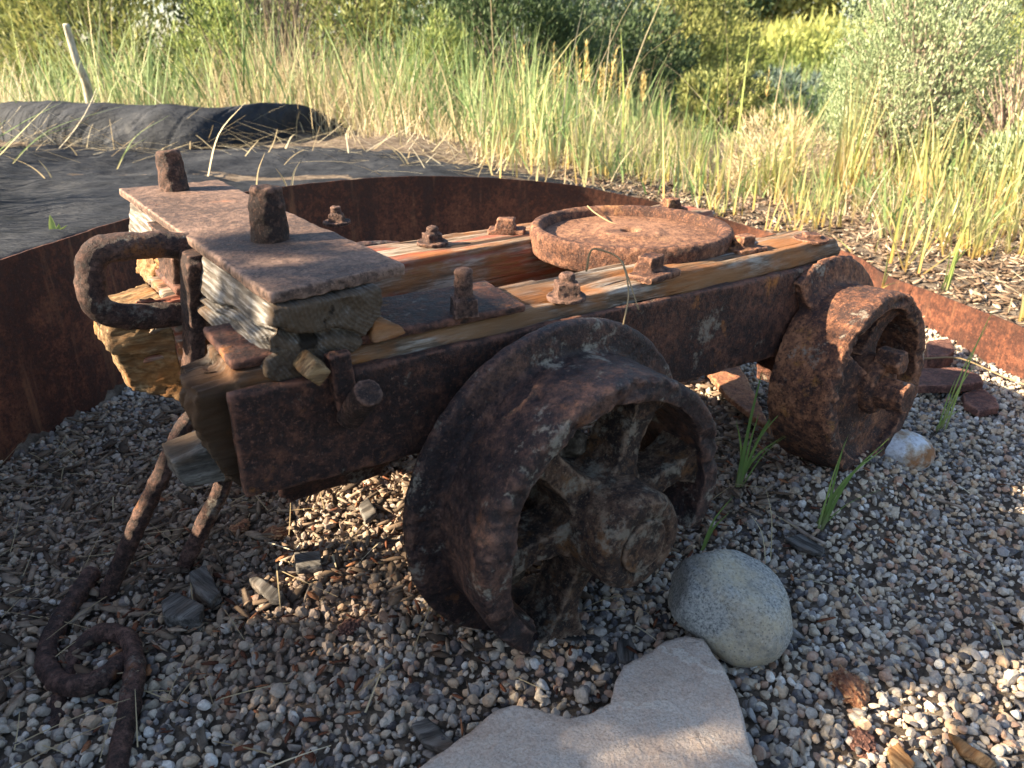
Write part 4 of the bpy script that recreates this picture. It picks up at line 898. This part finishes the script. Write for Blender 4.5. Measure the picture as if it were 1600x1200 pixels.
stick('stick', [onz(1225, 810, .016), onz(1260, 835, .016), onz(1290, 850, .015)], .004, 'twig', 'short grey stick between the two grass tufts', 'stick')
stick('straw_stalk', [onz(1445, 560, .05), onz(1500, 560, .05), onz(1560, 585, .03), onz(1610, 605, .03)], .0022, 'straw', 'long pale straw lying across the scrap iron and gravel by the sunlit edging', 'straw')
stick('straw_stalk', [onz(918, 322, .447), onz(932, 334, .44), onz(962, 350, .43), onz(1005, 352, .424), onz(1062, 357, .424)], .0016, 'straw', 'dry straw lying inside the turntable ring', 'straw')
bq = onz(1000, 490, .42); yb = lambda dy: bq[1] + dy
stick('straw_stalk', [onY(916, 424, yb(-.01)), onY(923, 392, yb(-.01)), onY(940, 391, yb(-.01)), onY(970, 407, yb(-.02)), onY(982, 455, yb(-.06)), onY(974, 507, yb(-.1))], .0013, 'straw', 'bent dry straw arching over the rim of the ring and down the near beam', 'straw')
stick('straw_stalk', [onY(972, 408, yb(-.02)), onY(982, 435, yb(-.03)), onY(998, 484, yb(-.06))], .0011, 'straw', 'short dry straw hanging beside the arching straw on the near beam', 'straw')

# ------------------------------------------------------------------ BLACK FABRIC AND RUBBER SHEET
t = NT('landscape_fabric'); sx = t.map((1, 1, 1)); wv = t.n('ShaderNodeTexWave'); wv.inputs['Scale'].default_value = 160; wv.inputs['Distortion'].default_value = .6; t.l(sx, wv.inputs['Vector'])
c = t.ramp(t.noise(5, 7, .65), [(.35, (.011, .013, .017)), (.55, (.030, .033, .040)), (.72, (.066, .068, .072))])
c = t.mix(t.ramp(t.noise(70, 5, .75), [(.56, 0), (.76, .3)]), c, (.16, .15, .13))
M['fabric'] = t.fin(c, .85, t.bump(wv.outputs['Fac'], .0008, .5, t.bump(t.noise(14, 5, .6, t.map((1, 3, 1))), .03, .9)), .12)
def fabric():
    xs = np.arange(-3.6, .45, .02); ys = np.arange(.9, 3.55, .02); X, Y = np.meshgrid(xs, ys); Xf, Yf = X.ravel(), Y.ravel(); sd = edge_sd(Xf, Yf)[0]
    P = np.stack([Xf, Yf, 0 * Xf], 1); yb = 3.42 - .28 * np.clip((Xf + 1.0) / 1.2, 0, 1.2) + .05 * fbm(P, 4, 3, 2)
    Z = ground_z(Xf, Yf) + .010 + .020 * fbm(P * np.array([.6, 2.2, 1]), 2.4, 4, 31) + .006 * fbm(P * np.array([.5, 3, 1]), 9, 3, 33)
    ok = ((sd > .006) & (Yf < yb)).reshape(X.shape); i = np.arange(X.size).reshape(X.shape)
    c = ok[:-1, :-1] & ok[1:, :-1] & ok[:-1, 1:] & ok[1:, 1:]
    F = np.stack([i[:-1, :-1][c], i[:-1, 1:][c], i[1:, 1:][c], i[1:, :-1][c]], 1)
    u, inv = np.unique(F, return_inverse=True); V = np.stack([Xf, Yf, Z], 1)[u]
    o = np_mesh('landscape_fabric', V, inv.reshape(F.shape), M['fabric']); m = o.modifiers.new('thickness', 'SOLIDIFY'); m.thickness = .002
    tag(o, 'wrinkled black landscape fabric laid on the ground behind the steel edging', 'ground fabric')
fabric()
t = NT('black_rubber'); c = t.ramp(t.noise(8, 7, .65), [(.35, (.013, .015, .019)), (.6, (.034, .037, .044)), (.75, (.072, .073, .076))])
c = t.mix(t.ramp(t.noise(130, 4, .75), [(.62, 0), (.76, .4)]), c, (.22, .20, .17)); M['rubber'] = t.fin(c, .8, t.bump(t.noise(60, 5, .7), .004, .6, t.bump(t.noise(7, 6, .65, t.map((1, 3, 2))), .03, .8)), .15)
def rubber():
    st = [(-200, 214, 175), (-90, 218, 168), (20, 229, 160), (70, 238, 157), (140, 244, 160), (250, 250, 166), (340, 247, 169), (430, 231, 160), (480, 220, 172), (530, 211, 196), (566, 206, 206)]
    A = np.array(spline([onz(x, yb, .262) for x, yb, yt in st], 30)); Hh = np.array(spline([np.array([onY(x, yt, onz(x, yb, .262)[1] + .16)[2] - .262, 0, 0]) for x, yb, yt in st], 30))[:, 0]; Hh = np.maximum(Hh, 0)
    m = 60; V = []; n = len(A); s = np.linspace(0, 1, n); D = .36 * np.clip((1 - s) * 9, .08, 1)
    for j in range(m + 1):
        t = j / m; ph_ = math.pi * t
        q = A + np.stack([0 * s, D * (1 - math.cos(ph_)) * .5, Hh * math.sin(ph_) ** .75 - .03 * (1 - math.sin(ph_))], 1)
        ph = (s * 16 - 1.5 * t - .35 * t * t + .12 * np.sin(s * 9)); d = np.abs(ph - np.round(ph)); g = np.exp(-(d / .03) ** 2) * np.clip(8 * t, 0, 1)
        q = q + np.array([0, .5, -.6])[None] * (g * .010)[:, None] + np.array([0, -.4, .8])[None] * ((.022 * fbm(q, 4, 4, 3) + .004 * fbm(q * np.array([1, 3, 3]), 22, 2, 5)) * np.clip(Hh * 8, 0, 1))[:, None]
        V.append(q)
    V = np.concatenate(V); i = np.arange(n * (m + 1)).reshape(m + 1, n); F = np.stack([i[:-1, :-1].ravel(), i[:-1, 1:].ravel(), i[1:, 1:].ravel(), i[1:, :-1].ravel()], 1)
    o = np_mesh('rubber_sheet', V, F, M['rubber']); mo = o.modifiers.new('thickness', 'SOLIDIFY'); mo.thickness = .014
    tag(o, 'low black rubber mound with diagonal creases at the foot of the tall dry grass', 'rubber sheet')
rubber()
stick('wooden_stake', [onY(143, 172, 4.35), onY(134, 128, 4.33), onY(121, 98, 4.3), onY(110, 62, 4.3), onY(103, 38, 4.28)], .024, 'stake', 'pale leaning wooden stake behind the rubber sheet at the left', 'stake', 10)

# ------------------------------------------------------------------ SMALL GRASS TUFTS AND STALKS YOU CAN COUNT
def tuft(base, tips, label, w=.0045, mat='freshgrass', name='grass_tuft', z=None, rnd=(.2, .8), group=None, cat='grass tuft', dY=.02, base_sp=.006):
    rg = np.random.default_rng(int(base[0] * 7 + base[1])); b = onz(*base, z) if z is not None else onz(*base, 0)
    if z is None: b = onz(*base, gz(b[0], b[1])); b = onz(*base, gz(b[0], b[1]))
    parts = []
    for k, (tx, ty) in enumerate(tips):
        e = onY(tx, ty, b[1] + rg.uniform(-dY, dY)); b0 = b + np.array([rg.normal(0, base_sp), rg.normal(0, base_sp), -.006]); d = e - b0
        mid = b0 + d * .5 + np.array([-d[0] * .12, 0, abs(d[2]) * .10]); c = np.array(spline([b0, mid, e], 5)); m = len(c); tt = np.linspace(0, 1, m)
        ww = w * rg.uniform(.75, 1.15) * (1 - .93 * tt ** 2.2) * .5; a = rg.uniform(-.6, .6); side = np.array([math.cos(a), math.sin(a), 0]); fold = np.array([0, .35, .1]) * 1.0
        V = np.concatenate([c - side * ww[:, None], c + fold * ww[:, None], c + side * ww[:, None]]); i = np.arange(m)
        F = np.concatenate([np.stack([i[:-1], i[:-1] + m, i[1:] + m, i[1:]], 1), np.stack([i[:-1] + m, i[:-1] + 2 * m, i[1:] + 2 * m, i[1:] + m], 1)])
        parts.append((V, F, {'rnd': np.full(3 * m, rg.uniform(*rnd)), 'h': np.tile(tt, 3)}))
    V, F, A = join_np(parts); return tag(np_mesh(name, V, F, M[mat], attrs=A), label, cat, group)
tuft((1152, 768), [(1192, 576), (1178, 640), (1186, 645), (1246, 606), (1242, 622), (1257, 664), (1226, 680), (1150, 655), (1168, 690)], 'green grass tuft growing from the gravel just right of the front wheel', .0055)
tuft((1281, 826), [(1326, 679), (1320, 690), (1338, 735), (1391, 683), (1382, 700), (1398, 757), (1300, 760)], 'green grass tuft in the open gravel right of the boulder', .005)
tuft((1470, 676), [(1556, 475), (1546, 505), (1530, 560), (1494, 590), (1500, 640)], 'tall green and straw grass tuft in front of the scrap iron', .0065, rnd=(.4, 1))
tuft((1092, 864), [(1146, 775), (1140, 800)], 'single curved blue green grass blade rising behind the boulder', .007, rnd=(.3, .5))
tuft((1205, 880), [(1196, 760), (1170, 800)], 'thin pale dry stalk standing in the gravel beside the front wheel', .002, 'straw')
tuft((1378, 446), [(1387, 398), (1394, 420), (1408, 440)], 'short yellow green grass sprout behind the far wheel', .008, 'yellowgrass', z=.11, rnd=(.3, .6))
tuft((1475, 455), [(1510, 350), (1500, 385), (1530, 370), (1488, 372)], 'light green grass sprout on the mulch above the sunlit edging', .007, 'freshgrass', rnd=(.6, 1))
tuft((1592, 500), [(1604, 410), (1612, 440), (1598, 455)], 'yellow straw tuft at the right edge on the mulch', .007, 'yellowgrass', rnd=(.5, 1))
tuft((88, 376), [(78, 336), (105, 352), (92, 350), (66, 372)], 'small light green weed poking out of the fabric at the left', .016, 'freshgrass', 'weed', rnd=(.7, 1), cat='weed')
for b, tp, lb in (((318, 282), [(385, 158)], 'pale dry stalk leaning across the rubber sheet behind the pins'), ((402, 318), [(414, 238)], 'upright pale grass blade in front of the black fabric behind the bumper block'), ((10, 262), [(210, 160), (150, 185)], 'long green grass blades arching over the left of the rubber sheet'), ((85, 290), [(0, 240), (60, 250)], 'bent yellow stalk lying on the left of the black fabric'), ((180, 262), [(265, 180), (230, 215)], 'thin green grass leaning over the middle of the rubber sheet'), ((452, 300), [(470, 250), (430, 262)], 'short straw sprout on the fabric behind the cover plate'), ((640, 262), [(560, 205), (600, 222)], 'dry straw leaning left at the end of the rubber sheet')):
    tuft(b, tp, lb, .006, 'straw' if 'green' not in lb else 'grass', 'grass_stalk', cat='grass stalk', dY=.05)

# ------------------------------------------------------------------ MEADOW
def vis(X, Y, margin=1.15):
    fwd = Y * math.cos(PITCH) + .45 * math.sin(PITCH); return np.abs(X) < (.68 * fwd + .4) * margin
def behind(X, Y, rg):     # where the grass begins behind the bed, the fabric and the mulch
    y0 = np.where(X < -.2, 4.15 - .55 * np.clip((X + 1.0) / .8, 0, 1), 3.36 - .36 * (X + .2)); sd = edge_sd(X, Y)[0]
    patch = fbm(np.stack([X, Y, 0 * X], 1), 1.9, 3, 71)
    return (Y > y0 + .15 * rg.normal(size=len(X))) & (sd > .25) & vis(X, Y) & (rg.random(len(X)) < np.clip(.62 + 2.4 * patch, .12, 1))
meadow('meadow_grass', 2600, (-3.6, -1.4, 1.5, 3.5), 'grass', (.40, .80), 12, 'unseen tall grass added left of the black fabric to cast stripes on it', lambda X, Y, rg: (X < -(.68 * (.911 * Y + .18) + .10)) & (X > -(.68 * (.911 * Y + .18) + .95)), (.006, .014), .35, .6, .1, 6)  # grass outside the view, added to throw shadow stripes on the fabric
meadow('meadow_grass', 5200, (-4.2, .3, 3.6, 6.2), 'grass', (.22, .62), 1, 'tall pale green and straw grass behind the rubber sheet', behind, (.005, .010), .28, .7)
meadow('meadow_grass', 5600, (-.3, 3.6, 2.6, 6.0), 'grass', (.12, .40), 2, 'green and yellow grass behind the right end of the cart', behind, (.005, .010), .30, .7)
meadow('meadow_grass', 2600, (-.2, 2.6, 2.3, 4.6), 'yellowgrass', (.16, .40), 3, 'yellow green reedy grass clumps behind the mulch', behind, (.004, .0085), .12, .25, .045, 18)
meadow('meadow_grass', 11000, (-4.5, .5, 3.7, 5.0), 'straw', (.15, .45), 4, 'dry straw coloured grass at the foot of the tall grass', behind, (.002, .0045), .35, .9)
meadow('meadow_grass', 4200, (-.2, 3.6, 2.4, 4.6), 'straw', (.06, .28), 5, 'dry straw grass among the green blades at the right', behind, (.002, .0045), .4, .9)
meadow('meadow_grass', 14000, (-9, 7, 6.4, 13), 'grass', (.18, .42), 6, 'grass of the far meadow', lambda X, Y, rg: vis(X, Y), (.008, .016), .2, .5, .15, 20, K=3)
meadow('meadow_grass', 200, (-4.2, 1.4, 4.0, 6.4), 'freshgrass', (.42, .78), 7, 'tall upright reed stems above the grass', behind, (.007, .012), .10, .12, .25, 5, rb=.85)
meadow('meadow_grass', 520, (.8, 2.3, 2.1, 3.1), 'yellowgrass', (.08, .26), 13, 'scattered yellow green sprouts on the mulch', lambda X, Y, rg: (edge_sd(X, Y)[0] > .10) & vis(X, Y), (.004, .008), .35, .4, .03, 9)
meadow('dead_stems', 420, (-4.4, 2.2, 3.5, 5.6), 'straw', (.30, .75), 14, 'bent dead grass stems crossing the meadow grass', behind, (.003, .006), .75, .6, .2, 3)
meadow('meadow_grass', 170, (1.15, 2.3, 3.0, 3.7), 'yellowgrass', (.20, .42), 15, 'tall yellow green reeds in front of the sagebrush', lambda X, Y, rg: vis(X, Y), (.005, .009), .14, .35, .035, 20)
# seed heads on tall stalks
def seed_stalks(n, area, seed):
    X, Y, rg = clumped(n, area, seed, .12, 5); m = behind(X, Y, rg); X, Y = X[m], Y[m]; n = len(X); Z = ground_z(X, Y); H = rg.uniform(.34, .58, n); parts = []
    az = rg.uniform(0, 6.28, n); ln = np.abs(rg.normal(0, .12, n))
    parts.append(blades(np.stack([X, Y, Z], 1), az, ln, H, np.full(n, .004), ln * 0, 3, np.full(n, .8), taper=.3))
    k = 16; i = np.repeat(np.arange(n), k); tt = rg.uniform(.72, 1.03, n * k); top = np.stack([X[i] + np.cos(az[i]) * np.sin(ln[i]) * H[i] * tt, Y[i] + np.sin(az[i]) * np.sin(ln[i]) * H[i] * tt, Z[i] + np.cos(ln[i]) * H[i] * tt], 1)
    parts.append(blades(top, rg.uniform(0, 6.28, n * k), rg.uniform(.2, .9, n * k), rg.uniform(.02, .045, n * k), rg.uniform(.005, .010, n * k), rg.uniform(0, .5, n * k), 2, np.clip(rg.normal(.85, .1, n * k), 0, 1)))
    return join_np([(v, f, a) for v, f, a in parts])
V, F, A = seed_stalks(60, (-.4, 2.2, 3.6, 6.0), 8); tag(np_mesh('seed_stalks', V, F, M['yellowgrass'], attrs=A), 'golden seed heads on stalks above the green grass', 'grass', kind='stuff')

# ------------------------------------------------------------------ SHRUBS AND TREES
def shrub(name, c, rx, ry, h, n_leaf, leaf, mat, label, cat, seed, n_stem=26, lw_=.22, z0=.12, group=None, up=.5, tips=None, clump=.09, stem_mat='bark', stem_r=.008, stem_from=.0):
    rg = np.random.default_rng(seed); g = gz(c[0], c[1]); root = empty(name, (c[0], c[1], g)); tag(root, label, cat, group)
    nt_ = tips or max(30, n_leaf // 45); d = rg.normal(size=(nt_, 3)); d[:, 2] = np.abs(d[:, 2]); d /= np.linalg.norm(d, axis=1)[:, None]
    rr = rg.uniform(.45, 1.0, nt_) ** .6 * (1 + .22 * fbm(d, 1.8, 3, seed)); T = d * rr[:, None] * np.array([rx, ry, h * (1 - z0)]) + np.array([0, 0, h * z0])
    i = rg.integers(0, nt_, n_leaf); s = rg.uniform(-.35, .12, n_leaf) * h * .35
    dirn = d[i] * (1 - up) + np.array([0, 0, up]); dirn /= np.linalg.norm(dirn, axis=1)[:, None]
    P = T[i] + dirn * s[:, None] + rg.normal(0, clump * h * .5, (n_leaf, 3)) * np.array([1, 1, .8]); P[:, 2] = np.maximum(P[:, 2], .02)
    ld = dirn + rg.normal(0, .45, (n_leaf, 3)); ld /= np.linalg.norm(ld, axis=1)[:, None]; sd = np.cross(ld, rg.normal(size=(n_leaf, 3))); sd /= np.linalg.norm(sd, axis=1)[:, None]
    L = leaf * rg.uniform(.6, 1.3, n_leaf); W = L * lw_
    V = np.stack([P, P + ld * (L * .5)[:, None] - sd * (W * .5)[:, None], P + ld * L[:, None], P + ld * (L * .5)[:, None] + sd * (W * .5)[:, None]], 1).reshape(-1, 3)
    F = np.arange(n_leaf * 4).reshape(-1, 4); tone = np.clip(rg.normal(.45, .2, n_leaf) + .3 * fbm(P / h, 2.2, 2, seed + 1), 0, 1)
    np_mesh('foliage', V, F, M[mat], root, {'rnd': np.repeat(tone, 4), 'h': np.repeat(P[:, 2] / h, 4)}, smooth=False)
    bm = bmesh.new()
    for k in rg.choice(nt_, min(n_stem, nt_), False):
        b = np.array([rg.normal(0, rx * .08), rg.normal(0, ry * .08), -.02]); e = T[k]; m_ = b * .5 + e * .5 + np.array([0, 0, .12 * h])
        tube(bm, spline([b, m_, e], 3), [stem_r * f for f in np.linspace(1, .3, 7)], 5)
    me = bm_mesh(bm, 'branches'); link('branches', me, M[stem_mat], root); return root
shrub('sagebrush', (1.98, 3.98), .43, .42, 1.15, 42000, .023, 'sage', 'large silvery green sagebrush at the right behind the grass', 'shrub', 21, 110, .24, .22, up=.74, clump=.05, stem_mat='twig', stem_r=.010)
shrub('sagebrush', (2.22, 3.22), .30, .28, .42, 6000, .04, 'sage', 'low sagebrush at the right edge below the bare brown brush', 'shrub', 22, 40, .2, .1, up=.6, clump=.08, stem_mat='twig')
shrub('bare_brush', (2.30, 3.62), .30, .3, .72, 700, .03, 'straw', 'bare greyish brown brush with arching leafless stems at the right edge', 'shrub', 23, 150, .2, .3, up=.5, tips=170, stem_mat='twig', stem_r=.006)
shrub('golden_shrub', (3.35, 4.7), .6, .5, 1.5, 6000, .05, 'goldleaf', 'golden stemmed shrub in the top right corner', 'shrub', 24, 40, .16, .2, up=.7)
shrub('dry_bush', (1.28, 3.80), .30, .25, .34, 2600, .05, 'straw', 'pale straw coloured dry bush left of the sagebrush', 'shrub', 25, 40, .07, .1, up=.35, clump=.14, stem_mat='twig', stem_r=.004)
shrub('rabbitbrush', (-.44, 5.0), .27, .25, .60, 5200, .035, 'goldleaf', 'rounded yellow green rabbitbrush in the middle behind the grass', 'shrub', 26, 40, .22, .3, up=.6, clump=.07)
shrub('rabbitbrush', (-2.0, 5.6), .34, .3, .82, 4200, .04, 'goldleaf', 'yellow flowering rabbitbrush among the tall grass at the left', 'shrub', 27, 40, .3, .3, up=.5)
shrub('dead_brush', (-1.75, 6.3), .5, .4, 1.2, 2200, .03, 'bark', 'dark brown dead brush behind the yellow rabbitbrush', 'shrub', 28, 150, .3, .2, tips=170, stem_r=.007)
shrub('green_bush', (-.15, 7.0), 1.0, .7, 1.45, 11000, .06, 'darkleaf', 'dark green bush behind the yellow green rabbitbrush', 'shrub', 29, 40, .35, .1)
shrub('green_bush', (-1.35, 8.0), 1.0, .8, 1.8, 10000, .07, 'oliveleaf', 'olive green bush left of the dark green bush', 'shrub', 30, 40, .3, .1)
shrub('green_bush', (.95, 8.2), .95, .8, 1.15, 9000, .06, 'darkleaf', 'low dark bush in the shade in the middle of the background', 'shrub', 31, 40, .35, .05)
shrub('grey_bush', (.75, 10.2), 1.0, .8, 1.9, 8000, .08, 'greyleaf', 'grey green bush at the top of the picture left of the dark gap', 'shrub', 32, 40, .3, .1)
shrub('green_bush', (2.1, 11.0), 1.3, .9, 1.8, 9000, .08, 'oliveleaf', 'olive bush left of the yellow field', 'shrub', 33, 40, .3, .1)
shrub('green_bush', (-4.3, 8.5), 1.3, .9, 1.7, 9000, .08, 'oliveleaf', 'olive green bush behind the tall grass at the far left', 'shrub', 34, 40, .3, .1)
shrub('green_bush', (-6.2, 9.2), 1.4, .9, 1.9, 8000, .09, 'darkleaf', 'dark bush at the left edge of the background', 'shrub', 35, 40, .3, .1)
shrub('green_bush', (-2.7, 9.0), 1.0, .8, 2.0, 8000, .08, 'darkleaf', 'tall dark bush behind the dead brush', 'shrub', 36, 40, .3, .1)
shrub('grey_bush', (2.6, 8.2), .75, .6, .45, 4200, .06, 'greyleaf', 'low blue green bush below the yellow field', 'shrub', 37, 30, .3, .1)
shrub('green_bush', (1.75, 6.6), .5, .4, .5, 4200, .05, 'oliveleaf', 'small yellow green bush in the grass below the dry path', 'shrub', 38, 30, .3, .1)
# far field of yellow rabbitbrush, one mass
rg = np.random.default_rng(9); parts = []
n = 30000; X = rg.uniform(1.8, 16, n); Y = rg.uniform(14, 24, n); H = .75 + .35 * fbm(np.stack([X, Y, X * 0], 1), .9, 3, 3) ; Zr = rg.uniform(0, 1, n) ** .7
P = np.stack([X, Y, ground_z(X, Y) + Zr * (H + .25)], 1)
V, F, A = blades(P, rg.uniform(0, 6.28, n), rg.uniform(.1, .8, n), rg.uniform(.10, .24, n), rg.uniform(.03, .06, n), rg.uniform(0, .4, n), 2, np.clip(.15 + .75 * Zr + rg.normal(0, .12, n), 0, 1))
tag(np_mesh('rabbitbrush_field', V, F, M['goldleaf'], attrs=A), 'field of yellow flowering rabbitbrush far behind the sagebrush', 'shrubs', kind='stuff')
# tree line at the far side
def tree(c, h, seed, mat, label):
    rg = np.random.default_rng(seed); root = empty('tree', (c[0], c[1], gz(*c))); tag(root, label, 'tree', 'trees along the far side of the field')
    n = 5200; k = 46; d = rg.normal(size=(k, 3)); d /= np.linalg.norm(d, axis=1)[:, None]; cen = d * rg.uniform(.3, 1, k)[:, None] ** .5 * np.array([h * .42, h * .38, h * .42]) + np.array([0, 0, h * .56]); i = rg.integers(0, k, n)
    P = cen[i] + rg.normal(0, h * .065, (n, 3)); P[:, 2] = np.maximum(P[:, 2], .05); ld = rg.normal(size=(n, 3)); ld /= np.linalg.norm(ld, axis=1)[:, None]; sd = np.cross(ld, rg.normal(size=(n, 3))); sd /= np.linalg.norm(sd, axis=1)[:, None]; L = rg.uniform(.14, .30, n)
    V = np.stack([P, P + ld * (L * .5)[:, None] - sd * (L * .25)[:, None], P + ld * L[:, None], P + ld * (L * .5)[:, None] + sd * (L * .25)[:, None]], 1).reshape(-1, 3)
    np_mesh('crown', V, np.arange(n * 4).reshape(-1, 4), M[mat], root, {'rnd': np.repeat(np.clip(rg.normal(.5, .22, n) + .25 * fbm(P, .8, 2, seed), 0, 1), 4), 'h': np.repeat(P[:, 2] / h, 4)}, smooth=False)
    bm = bmesh.new(); tube(bm, [(0, 0, -.1), (.03 * h, 0, .25 * h), (0, .02 * h, .6 * h)], [.045 * h, .03 * h, .01 * h], 8)
    for j in range(7): tube(bm, [(0, 0, .2 * h), tuple(cen[j] * .6 + np.array([0, 0, .1 * h])), tuple(cen[j])], [.02 * h, .012 * h, .004 * h], 5)
    link('trunk', bm_mesh(bm, 'trunk'), M['bark'], root)
for k, (x, y, h, m, lb) in enumerate([(-17, 27, 4.5, 'oliveleaf', 'olive tree at the left end of the far tree line'), (-12.5, 25, 4.8, 'darkleaf', 'dark tree second from the left in the far tree line'), (-8.5, 26, 4.4, 'oliveleaf', 'olive tree behind the dark bush of the left background'), (-4.5, 25, 4.6, 'darkleaf', 'dark tree straight behind the tall dark bush'), (-.8, 26, 4.8, 'darkleaf', 'dark tree in the middle of the far tree line'), (2.8, 27, 4.4, 'greyleaf', 'grey green tree behind the grey green bush'), (6.5, 28, 4.2, 'darkleaf', 'dark tree above the left end of the yellow field'), (9.8, 28.5, 4.0, 'oliveleaf', 'olive tree above the middle of the yellow field'), (13.2, 29, 4.0, 'darkleaf', 'dark tree above the right end of the yellow field'), (17, 28, 4.4, 'oliveleaf', 'olive tree behind the sagebrush'), (21, 28, 4.6, 'darkleaf', 'dark tree at the right end of the far tree line'), (8, 36, 6.5, 'darkleaf', 'tall dark tree behind the others above the yellow field'), (12, 37, 6.5, 'greyleaf', 'tall grey green tree rising behind the right half of the yellow field'), (2, 36, 6.5, 'oliveleaf', 'tall olive tree rising behind the middle of the tree line'), (-6, 36, 6.5, 'greyleaf', 'tall grey green tree rising behind the left of the tree line')]):
    tree((x, y), h, 400 + k, m, lb)
# unseen leafy shrub added out of frame on the left to shade the foreground
GAPS = [(1505, 1135, 0, .06), (1425, 1190, 0, .04), (1590, 1095, 0, .05), (1000, 1180, .05, .028), (905, 1195, .05, .02), (858, 606, .39, .012), (1140, 962, .10, .014), (900, 1100, 0, .022), (385, 515, .46, .022), (330, 580, .42, .03), (140, 440, .46, .06), (200, 385, .49, .06), (1560, 790, 0, .05)]
def shade_shrub():
    rg = np.random.default_rng(61); cx, cy = -3.3, -.55; g = .3; root = empty('shading_shrub', (cx, cy, g)); tag(root, 'unseen tall leafy shrub added left of the gravel bed to shade the foreground', 'shrub')
    n = 24000; k = 420; C_ = np.stack([rg.uniform(-.45, .45, k), rg.uniform(-1.0, .70, k), rg.uniform(.55, 2.2, k)], 1)
    i = rg.integers(0, k, n); P = C_[i] + rg.normal(0, .075, (n, 3)); P[:, 1] = np.minimum(P[:, 1], .76 + .04 * rg.normal(size=n))
    # leaves left out along chosen sun rays, so sun dapples land on set spots
    S3 = np.array(sdir); keep = np.ones(n, bool); W = P + np.array([cx, cy, g])
    for (tx, ty, tz, rr) in GAPS:
        q = W - onz(tx, ty, tz); a = q @ S3; keep &= (np.linalg.norm(q - a[:, None] * S3, axis=1) > rr + .02)
    P = P[keep]; n = len(P)
    ld = rg.normal(size=(n, 3)) + np.array([0, 0, .3]); ld /= np.linalg.norm(ld, axis=1)[:, None]; sd = np.cross(ld, rg.normal(size=(n, 3))); sd /= np.linalg.norm(sd, axis=1)[:, None]; L = rg.uniform(.045, .085, n)
    V = np.stack([P, P + ld * (L * .5)[:, None] - sd * (L * .26)[:, None], P + ld * L[:, None], P + ld * (L * .5)[:, None] + sd * (L * .26)[:, None]], 1).reshape(-1, 3)
    np_mesh('foliage', V, np.arange(n * 4).reshape(-1, 4), M['sage'], root, {'rnd': np.repeat(rg.random(n), 4), 'h': np.repeat(P[:, 2], 4)}, smooth=False)
    bm = bmesh.new()
    for j in range(60): e = C_[j]; tube(bm, spline([(rg.normal(0, .08), -.6 + rg.normal(0, .15), -.05), (e[0] * .4, -.6 + (e[1] + .6) * .45, e[2] * .55), tuple(e)], 4), [.02 * f for f in np.linspace(1, .2, 9)], 6)
    for j in range(7): # bare twigs reaching past the leaves, added to cast stripes on the cover plate
        y = rg.uniform(.6, .95); z = rg.uniform(1.6, 2.1); tube(bm, [(0, .2, z - .25), (0, .5, z - .05), (rg.normal(0, .1), y + .1, z)], [.008, .006, .003], 5)
    link('branches', bm_mesh(bm, 'branches'), M['bark'], root)
shade_shrub()
